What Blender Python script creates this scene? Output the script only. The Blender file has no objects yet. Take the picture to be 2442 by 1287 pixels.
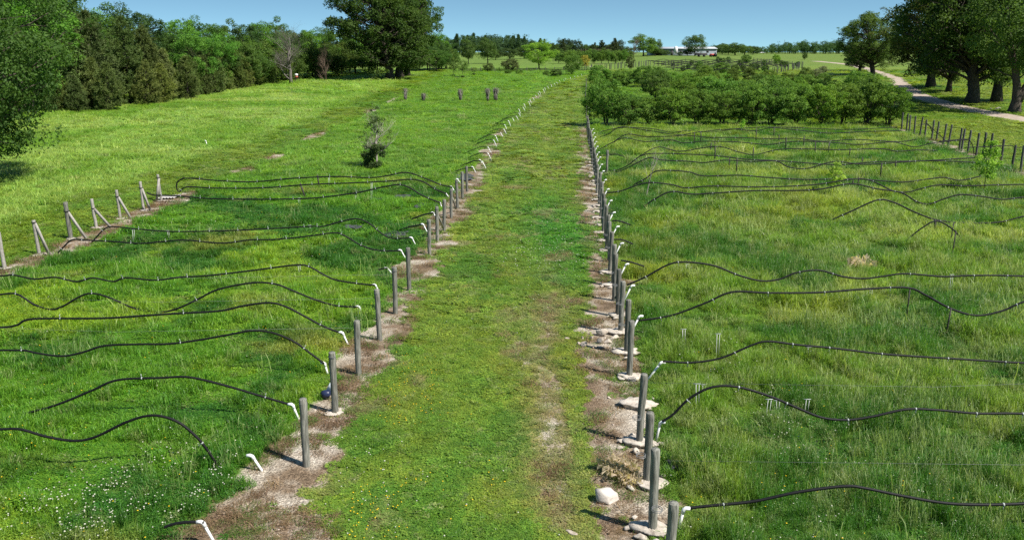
import bpy, math, random
import numpy as np
from mathutils import Vector, Matrix, Euler

# ------------------------------------------------------------------ camera, sky, sun, exposure
SC = bpy.context.scene
COL = SC.collection
CAM_H, PITCH, FPX, CX, CY = 8.0, math.radians(15.1), 1950.0, 1221.0, 643.5
cd = bpy.data.cameras.new('camera'); cam = bpy.data.objects.new('camera', cd); COL.objects.link(cam)
cam.location = (0, 0, CAM_H); cam.rotation_euler = (math.pi/2 - PITCH, 0, 0)
cd.sensor_fit = 'HORIZONTAL'; cd.sensor_width = 36.0; cd.lens = 36.0*FPX/2442.0
cd.clip_start = 0.1; cd.clip_end = 5000
SC.camera = cam
SUN_EL = math.radians(50.5)
SUN_DIR = Vector((0.85*math.cos(SUN_EL), -0.527*math.cos(SUN_EL), math.sin(SUN_EL))).normalized()
w = bpy.data.worlds.new('World'); SC.world = w; w.use_nodes = True
nt = w.node_tree
sky = nt.nodes.new('ShaderNodeTexSky'); sky.sky_type = 'NISHITA'; sky.sun_disc = False
sky.sun_elevation = SUN_EL; sky.sun_rotation = math.atan2(SUN_DIR.x, SUN_DIR.y)
sky.air_density = 1.0; sky.dust_density = 0.2; sky.ozone_density = 2.5; sky.altitude = 100
bg = nt.nodes['Background']; bg.inputs['Strength'].default_value = 0.078
stc = nt.nodes.new('ShaderNodeTexCoord'); smp = nt.nodes.new('ShaderNodeMapping')   # thin dry air: the deep blue starts low above the horizon
smp.inputs['Location'].default_value = (0, 0, .13); smp.inputs['Scale'].default_value = (1, 1, 2.4)
nt.links.new(stc.outputs['Generated'], smp.inputs['Vector']); nt.links.new(smp.outputs[0], sky.inputs['Vector'])
stn = nt.nodes.new('ShaderNodeMix'); stn.data_type = 'RGBA'; stn.blend_type = 'MULTIPLY'; stn.inputs[0].default_value = 1; stn.inputs[7].default_value = (.96, 1.18, 1.06, 1)
nt.links.new(sky.outputs[0], stn.inputs[6]); nt.links.new(stn.outputs[2], bg.inputs['Color'])
sl = bpy.data.lights.new('sun', 'SUN'); sl.energy = 5.0; sl.angle = math.radians(0.5); sl.color = (1.0, 0.95, 0.87)
so = bpy.data.objects.new('sun', sl); COL.objects.link(so); so.location = (20, -20, 60)
so.rotation_euler = (-SUN_DIR).to_track_quat('-Z', 'Y').to_euler()
SC.view_settings.view_transform = 'Standard'; SC.view_settings.look = 'None'
SC.view_settings.gamma = 1; SC.view_settings.use_curve_mapping = False
SC.view_settings.exposure = 0.82
SC.cycles.max_bounces = 6; SC.cycles.diffuse_bounces = 3; SC.cycles.glossy_bounces = 2
SC.cycles.transmission_bounces = 3; SC.cycles.transparent_max_bounces = 4
SC.cycles.caustics_reflective = False; SC.cycles.caustics_refractive = False
SC.cycles.use_denoising = False

# ------------------------------------------------------------------ numbers
def lerp(a, b, t): return a + (b - a)*t
def sstep(a, b, v):
    t = np.clip((np.asarray(v, float) - a)/(b - a), 0, 1); return t*t*(3 - 2*t)
def _hash(ix, iy, seed):
    h = (ix.astype(np.int64)*374761393 + iy.astype(np.int64)*668265263 + seed*974711) & 0xFFFFFFFF
    h = ((h ^ (h >> 13))*1274126177) & 0xFFFFFFFF
    h = (h ^ (h >> 16)) & 0xFFFF
    return h/65535.0
def vnoise(x, y, seed=0):
    x = np.asarray(x, float); y = np.asarray(y, float)
    ix = np.floor(x); iy = np.floor(y); fx = x - ix; fy = y - iy
    fx = fx*fx*(3 - 2*fx); fy = fy*fy*(3 - 2*fy)
    a = _hash(ix, iy, seed); b = _hash(ix + 1, iy, seed); c = _hash(ix, iy + 1, seed); d = _hash(ix + 1, iy + 1, seed)
    return (a*(1 - fx) + b*fx)*(1 - fy) + (c*(1 - fx) + d*fx)*fy
def fbm(x, y, seed=0, o=4):
    s = 0; a = 0.5; t = 0
    x = np.asarray(x, float); y = np.asarray(y, float)
    for k in range(o):
        s = s + a*vnoise(x*2**k + 17.3*k, y*2**k - 9.1*k, seed + k*13); t += a; a *= 0.5
    return s/t

def gz(x, y):                                   # the land: level near, rising gently to a low far ridge
    y = np.asarray(y, float); x = np.asarray(x, float)
    t = (y - 100)/12.0
    r = 0.0134*12*np.where(t > 30, t, np.log1p(np.exp(np.minimum(t, 30))))
    q = (r - 4.8)/0.7
    r = np.where(q > 0, 4.8 + 0.35*np.tanh(np.maximum(q, 0)), r)
    r = r - 9.0*sstep(575, 800, y)
    und = 0.16*(fbm(x/14, y/14, 5, 3) - 0.5)*sstep(6, 30, np.abs(y)) + 0.06*(fbm(x/2.2, y/2.2, 6, 2) - 0.5)
    return r + und
def ray(u, v):
    a = (u - CX)/FPX; b = -(v - CY)/FPX
    c, s = math.cos(PITCH), math.sin(PITCH)
    return Vector((a, c + b*s, -s + b*c))
def at(u, v):                                   # where a line of sight meets the land
    r = ray(u, v); z = 0.0; p = None
    for _ in range(40):
        if r.z >= -1e-4: break
        t = (z - CAM_H)/r.z; p = (r.x*t, r.y*t)
        if p[1] > 900: break
        z = 0.5*z + 0.5*float(gz(p[0], p[1]))
    return Vector((p[0], p[1], float(gz(p[0], p[1]))))
def on_row(u, v, d):                            # a point of the upright plane that a planted row stands in
    r = ray(u, v); t = d/r.y
    return Vector((r.x*t, d, CAM_H + r.z*t))
def height_at(u, v, d): return on_row(u, v, d).z
_RY = [-60, 12.4, 50, 84, 125, 167, 200, 216, 232]; _RX = [-2.7, 2.46, 5.15, 7.6, 11.0, 14.8, 20.5, 25.5, 33]
_LY = [-60, 14.7, 47, 77, 110, 153, 190, 213, 232]; _LX = [-7.3, -4.09, -2.7, -1.2, 1.4, 6.1, 12.5, 18.6, 26]
def xr(y): return np.interp(y, _RY, _RX)
def xl(y): return np.interp(y, _LY, _LX)
def xb(y): return 34.4 + 0.181*(np.asarray(y, float) - 54.8)
_GY = [20, 60, 95, 112, 134, 165, 196, 235, 293, 380, 470, 600]; _GX = [50, 54, 59.5, 61, 66, 77, 90, 102, 119, 128, 132, 150]
def xroad(y): return np.interp(y, _GY, _GX)

# ------------------------------------------------------------------ colour of the land (albedo) and where it is bare
def mixc(a, b, t): return a*(1 - t[:, None]) + np.asarray(b)[None, :]*t[:, None]
def land(x, y):
    """albedo of the sward, bare-soil share, sward height, dryness at (x, y)"""
    x = np.asarray(x, float); y = np.asarray(y, float)
    n1 = fbm(x/9, y/9, 11); n2 = fbm(x/2.3, y/2.3, 21); n3 = fbm(x/0.6, y/0.6, 31, 3); n4 = fbm(x/26, y/20, 41)
    L = xl(y); R = xr(y); e = (n2 - .5)*1.3 + (n3 - .5)*.5
    lane = sstep(L + .1, L + .7, x + e*.5)*(1 - sstep(R - 1.0, R - .5, x + e*.5))
    field_r = sstep(R + .2, R + .7, x + e*.5)*(1 - sstep(xb(y) - .5, xb(y) + .5, x))*(1 - sstep(86, 92, y))
    field_l = (1 - sstep(L - .9, L - .2, x + e*.5))*sstep(-19.2, -18.2, x + e*.4)
    verge = sstep(-24.5, -22.5, x + e*1.5)*(1 - sstep(-19.2, -18.4, x))
    meadow = 1 - sstep(-24.5, -22.5, x + e*1.5)
    yard = sstep(xb(y) - .5, xb(y) + .5, x)
    c = np.tile(np.array([.105, .185, .030]), (x.size, 1))
    c = mixc(c, (.150, .205, .030), sstep(.42, .75, n1)*.9)
    # left planted block: strong yellow green, deep green leafy clumps with shadow painted in
    cl = np.tile(np.array([.088, .190, .018]), (x.size, 1))
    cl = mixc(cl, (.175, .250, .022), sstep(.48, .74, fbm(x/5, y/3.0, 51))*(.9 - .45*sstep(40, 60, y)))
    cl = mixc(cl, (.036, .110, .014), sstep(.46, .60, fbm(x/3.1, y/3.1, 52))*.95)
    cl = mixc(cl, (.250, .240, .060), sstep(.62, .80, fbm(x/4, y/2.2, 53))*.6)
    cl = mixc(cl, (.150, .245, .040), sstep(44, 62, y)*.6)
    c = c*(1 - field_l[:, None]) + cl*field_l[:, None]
    cr = np.tile(np.array([.118, .192, .026]), (x.size, 1))
    cr = mixc(cr, (.205, .250, .058), sstep(.44, .72, fbm(x/6, y/5, 61)))
    cr = mixc(cr, (.044, .122, .016), sstep(.44, .58, fbm(x/3.6, y/3.2, 62))*.95)  # dark leafy patches, their colour deepened for the shadow between clumps
    cr = mixc(cr, (.190, .215, .030), sstep(.58, .74, fbm(x/5, y/3.5, 63))*.7)
    c = c*(1 - field_r[:, None]) + cr*field_r[:, None]
    lt = np.clip((x - L)/(R - L), 0, 1)
    ca = np.tile(np.array([.148, .210, .032]), (x.size, 1))
    ca = mixc(ca, (.190, .200, .035), sstep(.40, .68, fbm(x/1.9, y/5, 71))*.6)
    ca = mixc(ca, (.080, .168, .024), sstep(.50, .70, fbm(x/1.6, y/2.6, 72))*.8)
    gc = np.exp(-(((x - 2.1)/1.6)**2 + ((y - 36)/8.0)**2))       # lush strip on the lane
    ca = mixc(ca, (.055, .175, .018), np.clip(gc*1.2, 0, .9))
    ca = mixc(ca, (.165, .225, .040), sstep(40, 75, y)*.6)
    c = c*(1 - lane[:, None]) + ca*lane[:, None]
    cl = cl
    cm = np.tile(np.array([.200, .280, .070]), (x.size, 1))
    cm = mixc(cm, (.135, .225, .035), sstep(.46, .66, fbm(x/7, y/13, 81)))
    cm = mixc(cm, (.265, .320, .110), sstep(.52, .75, fbm(x/9, y/6, 82))*.8)
    c = c*(1 - meadow[:, None]) + cm*meadow[:, None]
    cv = np.tile(np.array([.150, .205, .030]), (x.size, 1)); cv = mixc(cv, (.105, .190, .028), sstep(.45, .65, n1))
    c = c*(1 - verge[:, None]) + cv*verge[:, None]
    cy = np.tile(np.array([.175, .215, .045]), (x.size, 1)); cy = mixc(cy, (.110, .190, .030), sstep(.45, .7, n1))
    c = c*(1 - yard[:, None]) + cy*yard[:, None]
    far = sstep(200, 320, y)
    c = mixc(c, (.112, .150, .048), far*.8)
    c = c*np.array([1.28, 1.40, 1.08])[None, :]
    # bare soil and gravel
    nn = (n2 - .5)*1.5 + (n3 - .5)*1.0
    wl = .75 + .55*sstep(20, 11, y) + .25*(n1 - .5)
    dl = 1 - sstep(wl*.55, wl*1.35, np.abs(x - L + .05 + .25*sstep(20, 12, y)) + nn*.75)
    dl = dl*(1 - .85*sstep(50, 58, y)*sstep(.38, .5, vnoise(y/5.0, y*0, 91)))
    dr = 1 - sstep(.22, .95, np.abs(x - R + .36) + nn*.95)
    dr = dr*(1 - sstep(86, 100, y)*.9)*(1 - .35*sstep(.45, .7, n2))
    dl = dl*(1 - .45*sstep(20, 30, y)*sstep(.42, .62, n2))
    dbr = (1 - sstep(.35, .95, np.abs(x + 18.6) + nn*.6))*np.where(y < 47, sstep(26, 29, y), 0)
    for (px, py, a, b) in ((-18.4, 55.5, .8, 2.0), (-18.2, 63, .9, 2.0), (-18.7, 78, .9, 4.5), (-18.6, 108, .7, 4), (-18.4, 130, .8, 9)):
        q = ((x - px)/a)**2 + ((y - py)/b)**2
        dbr = np.maximum(dbr, 1 - sstep(.5, 1.3, q + nn*.8))
    dbd = (1 - sstep(.4, 1.0, np.abs(x - xb(y)) + nn*.6))*sstep(50, 54, y)*(1 - sstep(86, 92, y))
    bare = np.maximum.reduce([dl, dr*.95, dbr, dbd*.8])
    lb = lane*np.clip(sstep(.62, .74, fbm(x/1.1, y/1.6, 72 + 20))*.75 + 1.1*np.exp(-((x - 1.0 - (y - 18)*.03)/.60)**2)*sstep(.36, .56, n2)*sstep(34, 22, y), 0, 1)
    dry = np.clip(np.maximum(lb, bare*.8), 0, 1)
    c = mixc(c, (.30, .25, .13), np.clip(lb*.75, 0, 1))
    bare = np.maximum(bare, lb*.55)
    h = .045*lane + field_l*lerp(.06, .34, sstep(.28, .72, fbm(x/1.0, y/1.0, 65, 3))) + field_r*lerp(.08, .54, sstep(.28, .72, fbm(x/1.1, y/1.1, 64, 3))) + meadow*.34 + verge*.07 + yard*.09
    h = h + (1 - np.clip(lane + field_l + field_r + meadow + verge + yard, 0, 1))*.12
    h = np.where((y > 92) & (x > xr(y)) & (x < xb(y)), .25, h)
    h = np.where((y > 48) & (field_l > .5), .24, h)
    road = np.abs(x - xroad(y)) < 2.5
    bare = np.where(road & (y > 20), 1, bare)
    return c, bare, h, dry, dict(lane=lane, fl=field_l, fr=field_r, me=meadow, rd=road)

# ------------------------------------------------------------------ mesh building
class MB:
    def __init__(s): s.v = []; s.f = []; s.n = 0; s.c = []
    def add(s, verts, faces, col=None):
        verts = np.asarray(verts, float).reshape(-1, 3)
        if isinstance(faces, np.ndarray): fl = [faces + s.n]
        else:
            fl = []
            for k in sorted({len(f) for f in faces}): fl.append(np.array([f for f in faces if len(f) == k], int) + s.n)
        s.v.append(verts); s.f += fl; s.n += len(verts)
        m = sum(len(f) for f in fl)
        s.c.append(np.broadcast_to(np.asarray(1.0 if col is None else col, float), (m,)).copy())
        return s
    def tube(s, pts, radii, sides=8, cap=True, ring_noise=0, rng=None):
        P = [Vector(p) for p in pts]; n = len(P)
        if np.isscalar(radii): radii = [radii]*n
        V = []; up = None
        for i in range(n):
            t = (P[min(i + 1, n - 1)] - P[max(i - 1, 0)])
            t = t.normalized() if t.length > 1e-9 else Vector((0, 0, 1))
            if up is None: up = Vector((0, 1, 0)) if abs(t.y) < .9 else Vector((1, 0, 0))
            a = (up - t*up.dot(t)).normalized(); b = t.cross(a); up = a
            for k in range(sides):
                th = 2*math.pi*k/sides
                r = radii[i]*(1 + (rng.uniform(-ring_noise, ring_noise) if rng else 0))
                V.append(P[i] + a*(r*math.cos(th)) + b*(r*math.sin(th)))
        F = []
        for i in range(n - 1):
            for k in range(sides):
                k2 = (k + 1) % sides
                F.append((i*sides + k, i*sides + k2, (i + 1)*sides + k2, (i + 1)*sides + k))
        if cap:
            F.append(tuple(range(sides - 1, -1, -1))); F.append(tuple((n - 1)*sides + k for k in range(sides)))
        return s.add([tuple(v) for v in V], F)
    def box(s, c, h, rot=None):
        V = []
        for dx in (-1, 1):
            for dy in (-1, 1):
                for dz in (-1, 1):
                    p = Vector((dx*h[0], dy*h[1], dz*h[2]))
                    if rot: p = rot @ p
                    V.append(tuple(p + Vector(c)))
        return s.add(V, [(0, 1, 3, 2), (4, 6, 7, 5), (0, 4, 5, 1), (2, 3, 7, 6), (0, 2, 6, 4), (1, 5, 7, 3)])
    def mesh(s, name, mat=None, smooth=False):
        me = bpy.data.meshes.new(name)
        V = np.concatenate(s.v) if s.v else np.zeros((0, 3))
        me.vertices.add(len(V)); me.vertices.foreach_set('co', V.astype(np.float32).ravel())
        tot = np.concatenate([np.full(len(f), f.shape[1], int) for f in s.f])
        li = np.concatenate([f.ravel() for f in s.f])
        me.loops.add(len(li)); me.loops.foreach_set('vertex_index', li.astype(np.int32))
        me.polygons.add(len(tot))
        st = np.concatenate(([0], np.cumsum(tot)[:-1]))
        me.polygons.foreach_set('loop_start', st.astype(np.int32))
        try: me.polygons.foreach_set('loop_total', tot.astype(np.int32))
        except Exception: pass
        me.update(calc_edges=True); me.validate()
        cc = np.concatenate(s.c)
        if len(me.polygons) == len(cc):
            a = me.attributes.new('var', 'FLOAT', 'FACE'); a.data.foreach_set('value', cc.astype(np.float32))
        if smooth: me.polygons.foreach_set('use_smooth', np.ones(len(me.polygons), bool))
        if mat: me.materials.append(mat)
        return me
def obj(name, me, parent=None, loc=(0, 0, 0), rot=(0, 0, 0), scale=(1, 1, 1)):
    o = bpy.data.objects.new(name, me); COL.objects.link(o)
    o.location = loc; o.rotation_euler = rot; o.scale = scale
    if parent: o.parent = parent
    return o
def tag(o, label, cat, group=None):
    o['label'] = label; o['category'] = cat
    if group: o['group'] = group
    return o
def thing(name, label, cat, loc=(0, 0, 0), rz=0, group=None):
    o = bpy.data.objects.new(name, None); COL.objects.link(o); o.empty_display_size = .2
    o.location = loc; o.rotation_euler = (0, 0, rz)
    return tag(o, label, cat, group)
def kind(o, k): o['kind'] = k; return o
_O1 = 'first second third fourth fifth sixth seventh eighth ninth tenth eleventh twelfth thirteenth fourteenth fifteenth sixteenth seventeenth eighteenth nineteenth'.split()
_OT = {2: 'twent', 3: 'thirt', 4: 'fort', 5: 'fift', 6: 'sixt', 7: 'sevent'}
_OC = {2: 'twenty', 3: 'thirty', 4: 'forty', 5: 'fifty', 6: 'sixty', 7: 'seventy'}
def nth(n):
    if n < 20: return _O1[n - 1]
    if n % 10 == 0: return _OT[n//10] + 'ieth'
    return _OC[n//10] + '-' + _O1[n % 10 - 1]
def spline(P, step=6):
    P = [Vector(p) for p in P]; out = []
    for i in range(len(P) - 1):
        p0 = P[max(i - 1, 0)]; p1 = P[i]; p2 = P[i + 1]; p3 = P[min(i + 2, len(P) - 1)]
        for k in range(step):
            t = k/step; t2 = t*t; t3 = t2*t
            out.append(.5*((2*p1) + (p2 - p0)*t + (2*p0 - 5*p1 + 4*p2 - p3)*t2 + (3*p1 - p0 - 3*p2 + p3)*t3))
    out.append(P[-1]); return out

# ------------------------------------------------------------------ materials
def newmat(name):
    m = bpy.data.materials.new(name); m.use_nodes = True
    t = m.node_tree; return m, t, t.nodes['Principled BSDF'], t.nodes['Material Output']
def noise_node(t, scale, detail=4, vec=None, rough=.6):
    n = t.nodes.new('ShaderNodeTexNoise'); n.inputs['Scale'].default_value = scale; n.inputs['Detail'].default_value = detail
    n.inputs['Roughness'].default_value = rough
    if vec: t.links.new(vec, n.inputs['Vector'])
    return n
def ramp(t, fac, stops):
    r = t.nodes.new('ShaderNodeValToRGB'); t.links.new(fac, r.inputs[0])
    while len(r.color_ramp.elements) < len(stops): r.color_ramp.elements.new(.5)
    for e, (p, c) in zip(r.color_ramp.elements, stops): e.position = p; e.color = (*c, 1)
    return r
def mult(t, a, b, kind='MULTIPLY', fac=1.0):
    n = t.nodes.new('ShaderNodeMix'); n.data_type = 'RGBA'; n.blend_type = kind; n.inputs[0].default_value = fac
    t.links.new(a, n.inputs[6]); t.links.new(b, n.inputs[7]); return n.outputs[2]
def bump(t, h, p, strength=.5, dist=.02):
    b = t.nodes.new('ShaderNodeBump'); b.inputs['Strength'].default_value = strength; b.inputs['Distance'].default_value = dist
    t.links.new(h, b.inputs['Height']); t.links.new(b.outputs[0], p.inputs['Normal'])
def surf(name, stops, scale=8, stretch=(1, 1, 1), rough=.85, spec=.3, bmp=.4, bdist=.01, objrand=.12):
    m, t, p, o = newmat(name)
    tc = t.nodes.new('ShaderNodeTexCoord'); mp = t.nodes.new('ShaderNodeMapping'); mp.inputs['Scale'].default_value = stretch
    oi = t.nodes.new('ShaderNodeObjectInfo')
    va = t.nodes.new('ShaderNodeVectorMath'); va.operation = 'ADD'; t.links.new(tc.outputs['Object'], va.inputs[0])
    vs = t.nodes.new('ShaderNodeVectorMath'); vs.operation = 'SCALE'; vs.inputs[0].default_value = (31, 17, 23); t.links.new(oi.outputs['Random'], vs.inputs['Scale'])
    t.links.new(vs.outputs[0], va.inputs[1]); t.links.new(va.outputs[0], mp.inputs['Vector'])
    n = noise_node(t, scale, 6, mp.outputs[0], .65); r = ramp(t, n.outputs['Fac'], stops)
    hv = t.nodes.new('ShaderNodeHueSaturation'); t.links.new(r.outputs[0], hv.inputs['Color'])
    mr = t.nodes.new('ShaderNodeMapRange'); mr.inputs[3].default_value = 1 - objrand; mr.inputs[4].default_value = 1 + objrand
    t.links.new(oi.outputs['Random'], mr.inputs[0]); t.links.new(mr.outputs[0], hv.inputs['Value'])
    t.links.new(hv.outputs[0], p.inputs['Base Color']); p.inputs['Roughness'].default_value = rough; p.inputs['Specular IOR Level'].default_value = spec
    if bmp: bump(t, n.outputs['Fac'], p, bmp, bdist)
    return m
def leafmat(name, mode='OBJECT', tint=(1, 1, 1), trans=.33, rough=.5, spec=.35, vlo=.65, vhi=1.35):
    """leaves and blades: colour of the plant times a natural leaf-to-leaf variation"""
    m, t, p, o = newmat(name)
    if mode == 'OBJECT': oi = t.nodes.new('ShaderNodeObjectInfo'); c0 = oi.outputs['Color']
    elif mode == 'INST':
        a = t.nodes.new('ShaderNodeAttribute'); a.attribute_type = 'INSTANCER'; a.attribute_name = 'col'; c0 = a.outputs['Color']
    else:
        r_ = t.nodes.new('ShaderNodeRGB'); r_.outputs[0].default_value = (*mode, 1); c0 = r_.outputs[0]
    va = t.nodes.new('ShaderNodeAttribute'); va.attribute_name = 'var'
    mr = t.nodes.new('ShaderNodeMapRange'); mr.inputs[3].default_value = vlo; mr.inputs[4].default_value = vhi; t.links.new(va.outputs['Fac'], mr.inputs[0])
    hs = t.nodes.new('ShaderNodeHueSaturation'); t.links.new(c0, hs.inputs['Color']); t.links.new(mr.outputs[0], hs.inputs['Value'])
    mh = t.nodes.new('ShaderNodeMapRange'); mh.inputs[3].default_value = .515; mh.inputs[4].default_value = .485; t.links.new(va.outputs['Fac'], mh.inputs[0])
    t.links.new(mh.outputs[0], hs.inputs['Hue'])
    t.links.new(hs.outputs[0], p.inputs['Base Color']); p.inputs['Roughness'].default_value = rough; p.inputs['Specular IOR Level'].default_value = spec
    tr = t.nodes.new('ShaderNodeBsdfTranslucent'); g = t.nodes.new('ShaderNodeMix'); g.data_type = 'RGBA'; g.blend_type = 'MULTIPLY'; g.inputs[0].default_value = 1
    t.links.new(hs.outputs[0], g.inputs[6]); g.inputs[7].default_value = (1.25, 1.3, .6, 1); t.links.new(g.outputs[2], tr.inputs['Color'])
    mx = t.nodes.new('ShaderNodeMixShader'); mx.inputs[0].default_value = trans
    t.links.new(p.outputs[0], mx.inputs[1]); t.links.new(tr.outputs[0], mx.inputs[2]); t.links.new(mx.outputs[0], o.inputs['Surface'])
    return m
M_LEAF = leafmat('leaf', trans=.42, rough=.6, spec=.15)
M_NEEDLE = leafmat('needle', trans=.25, rough=.6, spec=.15)
M_GRASS = leafmat('grass_blade', 'INST', trans=.42, rough=.45, spec=.4)
M_BARK = surf('bark', [(.25, (.030, .024, .019)), (.55, (.075, .062, .050)), (.8, (.14, .125, .105))], 3, (3, 3, .5), .95, .1, .8, .05)
M_BARKPALE = surf('dead_wood', [(.25, (.16, .135, .115)), (.75, (.34, .31, .28))], 4, (3, 3, .5), .95, .1, .5, .02)
M_BARKGREY = surf('grey_dead_wood', [(.25, (.085, .074, .064)), (.75, (.20, .18, .16))], 4, (3, 3, .5), .95, .1, .5, .02)
M_BARKRED = surf('dead_brown_wood', [(.25, (.085, .055, .042)), (.75, (.20, .145, .115))], 4, (3, 3, .5), .95, .1, .5, .02)
M_POST = surf('weathered_post', [(.28, (.030, .031, .026)), (.46, (.115, .114, .097)), (.60, (.20, .195, .168)), (.78, (.33, .32, .28))], 22, (1.5, 1.5, .13), .92, .15, 1.0, .008, .28)
M_POSTD = surf('dark_post', [(.25, (.035, .036, .034)), (.55, (.085, .085, .078)), (.85, (.17, .165, .15))], 14, (1.4, 1.4, .16), .9, .2, .7, .006, .22)
M_BRACE = surf('silvered_timber', [(.25, (.17, .155, .135)), (.6, (.32, .30, .27)), (.9, (.44, .42, .38))], 14, (1, 1, 1), .9, .2, .6, .004)
M_CONC = surf('rough_concrete', [(.25, (.16, .13, .105)), (.5, (.40, .355, .30)), (.8, (.54, .49, .43))], 7, (1, 1, 1), .95, .15, .9, .03)
M_ROCK = surf('limestone', [(.25, (.20, .155, .12)), (.5, (.40, .345, .285)), (.8, (.52, .47, .41))], 5, (1, 1, 1), .95, .15, .9, .03, .15)
M_HOSE = surf('black_hose', [(.3, (.004, .004, .0045)), (.7, (.009, .009, .010))], 12, (1, 1, 1), .6, .2, .1, .002)
M_PVC = surf('white_plastic_pipe', [(.3, (.66, .66, .64)), (.7, (.80, .80, .79))], 9, (1, 1, 1), .4, .5, .1, .002)
M_TIE = surf('pale_plastic_tie', [(.3, (.24, .26, .25)), (.7, (.40, .42, .40))], 9, (1, 1, 1), .5, .4, 0)
M_TAG = surf('clear_plastic_tag', [(.3, (.34, .37, .32)), (.7, (.56, .58, .52))], 9, (1, 1, 1), .4, .5, 0)
M_IRON = surf('dark_iron', [(.3, (.020, .019, .018)), (.7, (.060, .052, .045))], 9, (1, 1, 1), .7, .3, .2, .002)
M_WIRE = surf('galvanised_wire', [(.3, (.10, .10, .10)), (.7, (.18, .18, .18))], 9, (1, 1, 1), .5, .5, 0)
M_DARKFAB = surf('black_weed_cloth', [(.3, (.022, .023, .026)), (.7, (.085, .09, .10))], 9, (1, 1, 1), .8, .2, .5, .02)

# ------------------------------------------------------------------ ground: one sheet to the horizon
def graded(lo, hi, a, b, step, g):
    mid = np.arange(a, b + 1e-6, step); out = [*mid]
    s = step; v = b
    while v < hi: s = min(s*g, 90); v += s; out.append(v)
    s = step; v = a; neg = []
    while v > lo: s = min(s*g, 90); v -= s; neg.append(v)
    return np.array(neg[::-1] + out)
gx = graded(-2600, 2600, -9, 9, .16, 1.022); gy = graded(-300, 3200, 9, 30, .17, 1.016)
X, Y = np.meshgrid(gx, gy); xs, ys = X.ravel(), Y.ravel()
zs = gz(xs, ys)
c, bare, h, dry, zz = land(xs, ys)
nx, ny = len(gx), len(gy)
ii = (np.arange(ny - 1)[:, None]*nx + np.arange(nx - 1)[None, :]).ravel()
b_ = MB(); b_.add(np.stack([xs, ys, zs], 1), np.stack([ii, ii + 1, ii + nx + 1, ii + nx], 1))
m, t, p, o = newmat('land')
A = t.nodes.new('ShaderNodeAttribute'); A.attribute_name = 'gcol'; B = t.nodes.new('ShaderNodeAttribute'); B.attribute_name = 'bare'
tc = t.nodes.new('ShaderNodeTexCoord')
n1 = noise_node(t, 14, 6, tc.outputs['Object']); n2 = noise_node(t, .85, 6, tc.outputs['Object']); n3 = noise_node(t, 34, 5, tc.outputs['Object'])
soil = ramp(t, n2.outputs['Fac'], [(.30, (.075, .055, .036)), (.44, (.170, .122, .080)), (.55, (.30, .255, .20)), (.70, (.46, .415, .35))])
sp = ramp(t, n3.outputs['Fac'], [(.34, (.28, .25, .23)), (.5, (.95, .95, .95)), (.64, (1.7, 1.7, 1.7))])
soil2 = mult(t, soil.outputs[0], sp.outputs[0])
gv = ramp(t, n1.outputs['Fac'], [(.3, (.55, .55, .5)), (.7, (1.15, 1.15, 1.1))])
gr = mult(t, A.outputs['Color'], gv.outputs[0])
thr = t.nodes.new('ShaderNodeMath'); thr.operation = 'ADD'
sub = t.nodes.new('ShaderNodeMath'); sub.operation = 'MULTIPLY_ADD'; t.links.new(n1.outputs['Fac'], sub.inputs[0]); sub.inputs[1].default_value = .9; sub.inputs[2].default_value = -.45
t.links.new(B.outputs['Fac'], thr.inputs[0]); t.links.new(sub.outputs[0], thr.inputs[1])
mr = t.nodes.new('ShaderNodeMapRange'); mr.interpolation_type = 'SMOOTHSTEP'; mr.inputs[1].default_value = .28; mr.inputs[2].default_value = .62; t.links.new(thr.outputs[0], mr.inputs[0])
mx = t.nodes.new('ShaderNodeMix'); mx.data_type = 'RGBA'; t.links.new(mr.outputs[0], mx.inputs[0]); t.links.new(gr, mx.inputs[6]); t.links.new(soil2, mx.inputs[7])
t.links.new(mx.outputs[2], p.inputs['Base Color']); p.inputs['Roughness'].default_value = .95; p.inputs['Specular IOR Level'].default_value = .1
bump(t, n1.outputs['Fac'], p, .8, .08)
me = b_.mesh('ground', m, True)
# under the sward lies brown thatch; where blades are not built (far off) the sward's own colour
nearw = 1 - sstep(150, 240, ys)
thatch = c*(.75*nearw[:, None] + .82*(1 - nearw[:, None])) + np.array([.030, .022, .010])*nearw[:, None]
a = me.attributes.new('gcol', 'FLOAT_COLOR', 'POINT'); a.data.foreach_set('color', np.concatenate([thatch, np.ones((len(xs), 1))], 1).astype(np.float32).ravel())
a = me.attributes.new('bare', 'FLOAT', 'POINT'); a.data.foreach_set('value', np.where(zz['rd'], 0, bare).astype(np.float32))
kind(obj('ground', me), 'structure')
# gravel drive
yy = np.concatenate([np.arange(22, 320, 1.5), np.arange(320, 345, 6)])
cx_ = np.convolve(np.pad(xroad(yy), 6, 'edge'), np.ones(13)/13, 'valid')
dx_ = np.gradient(cx_, yy)
rows = []
for k, s_ in enumerate(np.linspace(-1, 1, 9)):
    wob = .35*(fbm(yy/3, yy*0 + k, 7) - .5)*(abs(s_) > .9)
    nrm = 1/np.sqrt(1 + dx_**2); wd = 1.9*s_ + wob*2
    rx = cx_ + wd*nrm; ry = yy - wd*dx_*nrm
    rows.append(np.stack([rx, ry, gz(rx, ry) + .035 - .03*(abs(s_) > .9)], 1))
R_ = np.stack(rows, 1); nr = R_.shape[1]; ii = (np.arange(len(yy) - 1)[:, None]*nr + np.arange(nr - 1)[None, :]).ravel()
b_ = MB(); b_.add(R_.reshape(-1, 3), np.stack([ii, ii + 1, ii + nr + 1, ii + nr], 1))
kind(obj('gravel_road', b_.mesh('gravel_road', surf('gravel', [(.3, (.23, .18, .135)), (.5, (.34, .28, .225)), (.7, (.43, .37, .31))], 1.2, (1, 1, 1), .95, .1, .5, .03), True)), 'structure')

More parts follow.
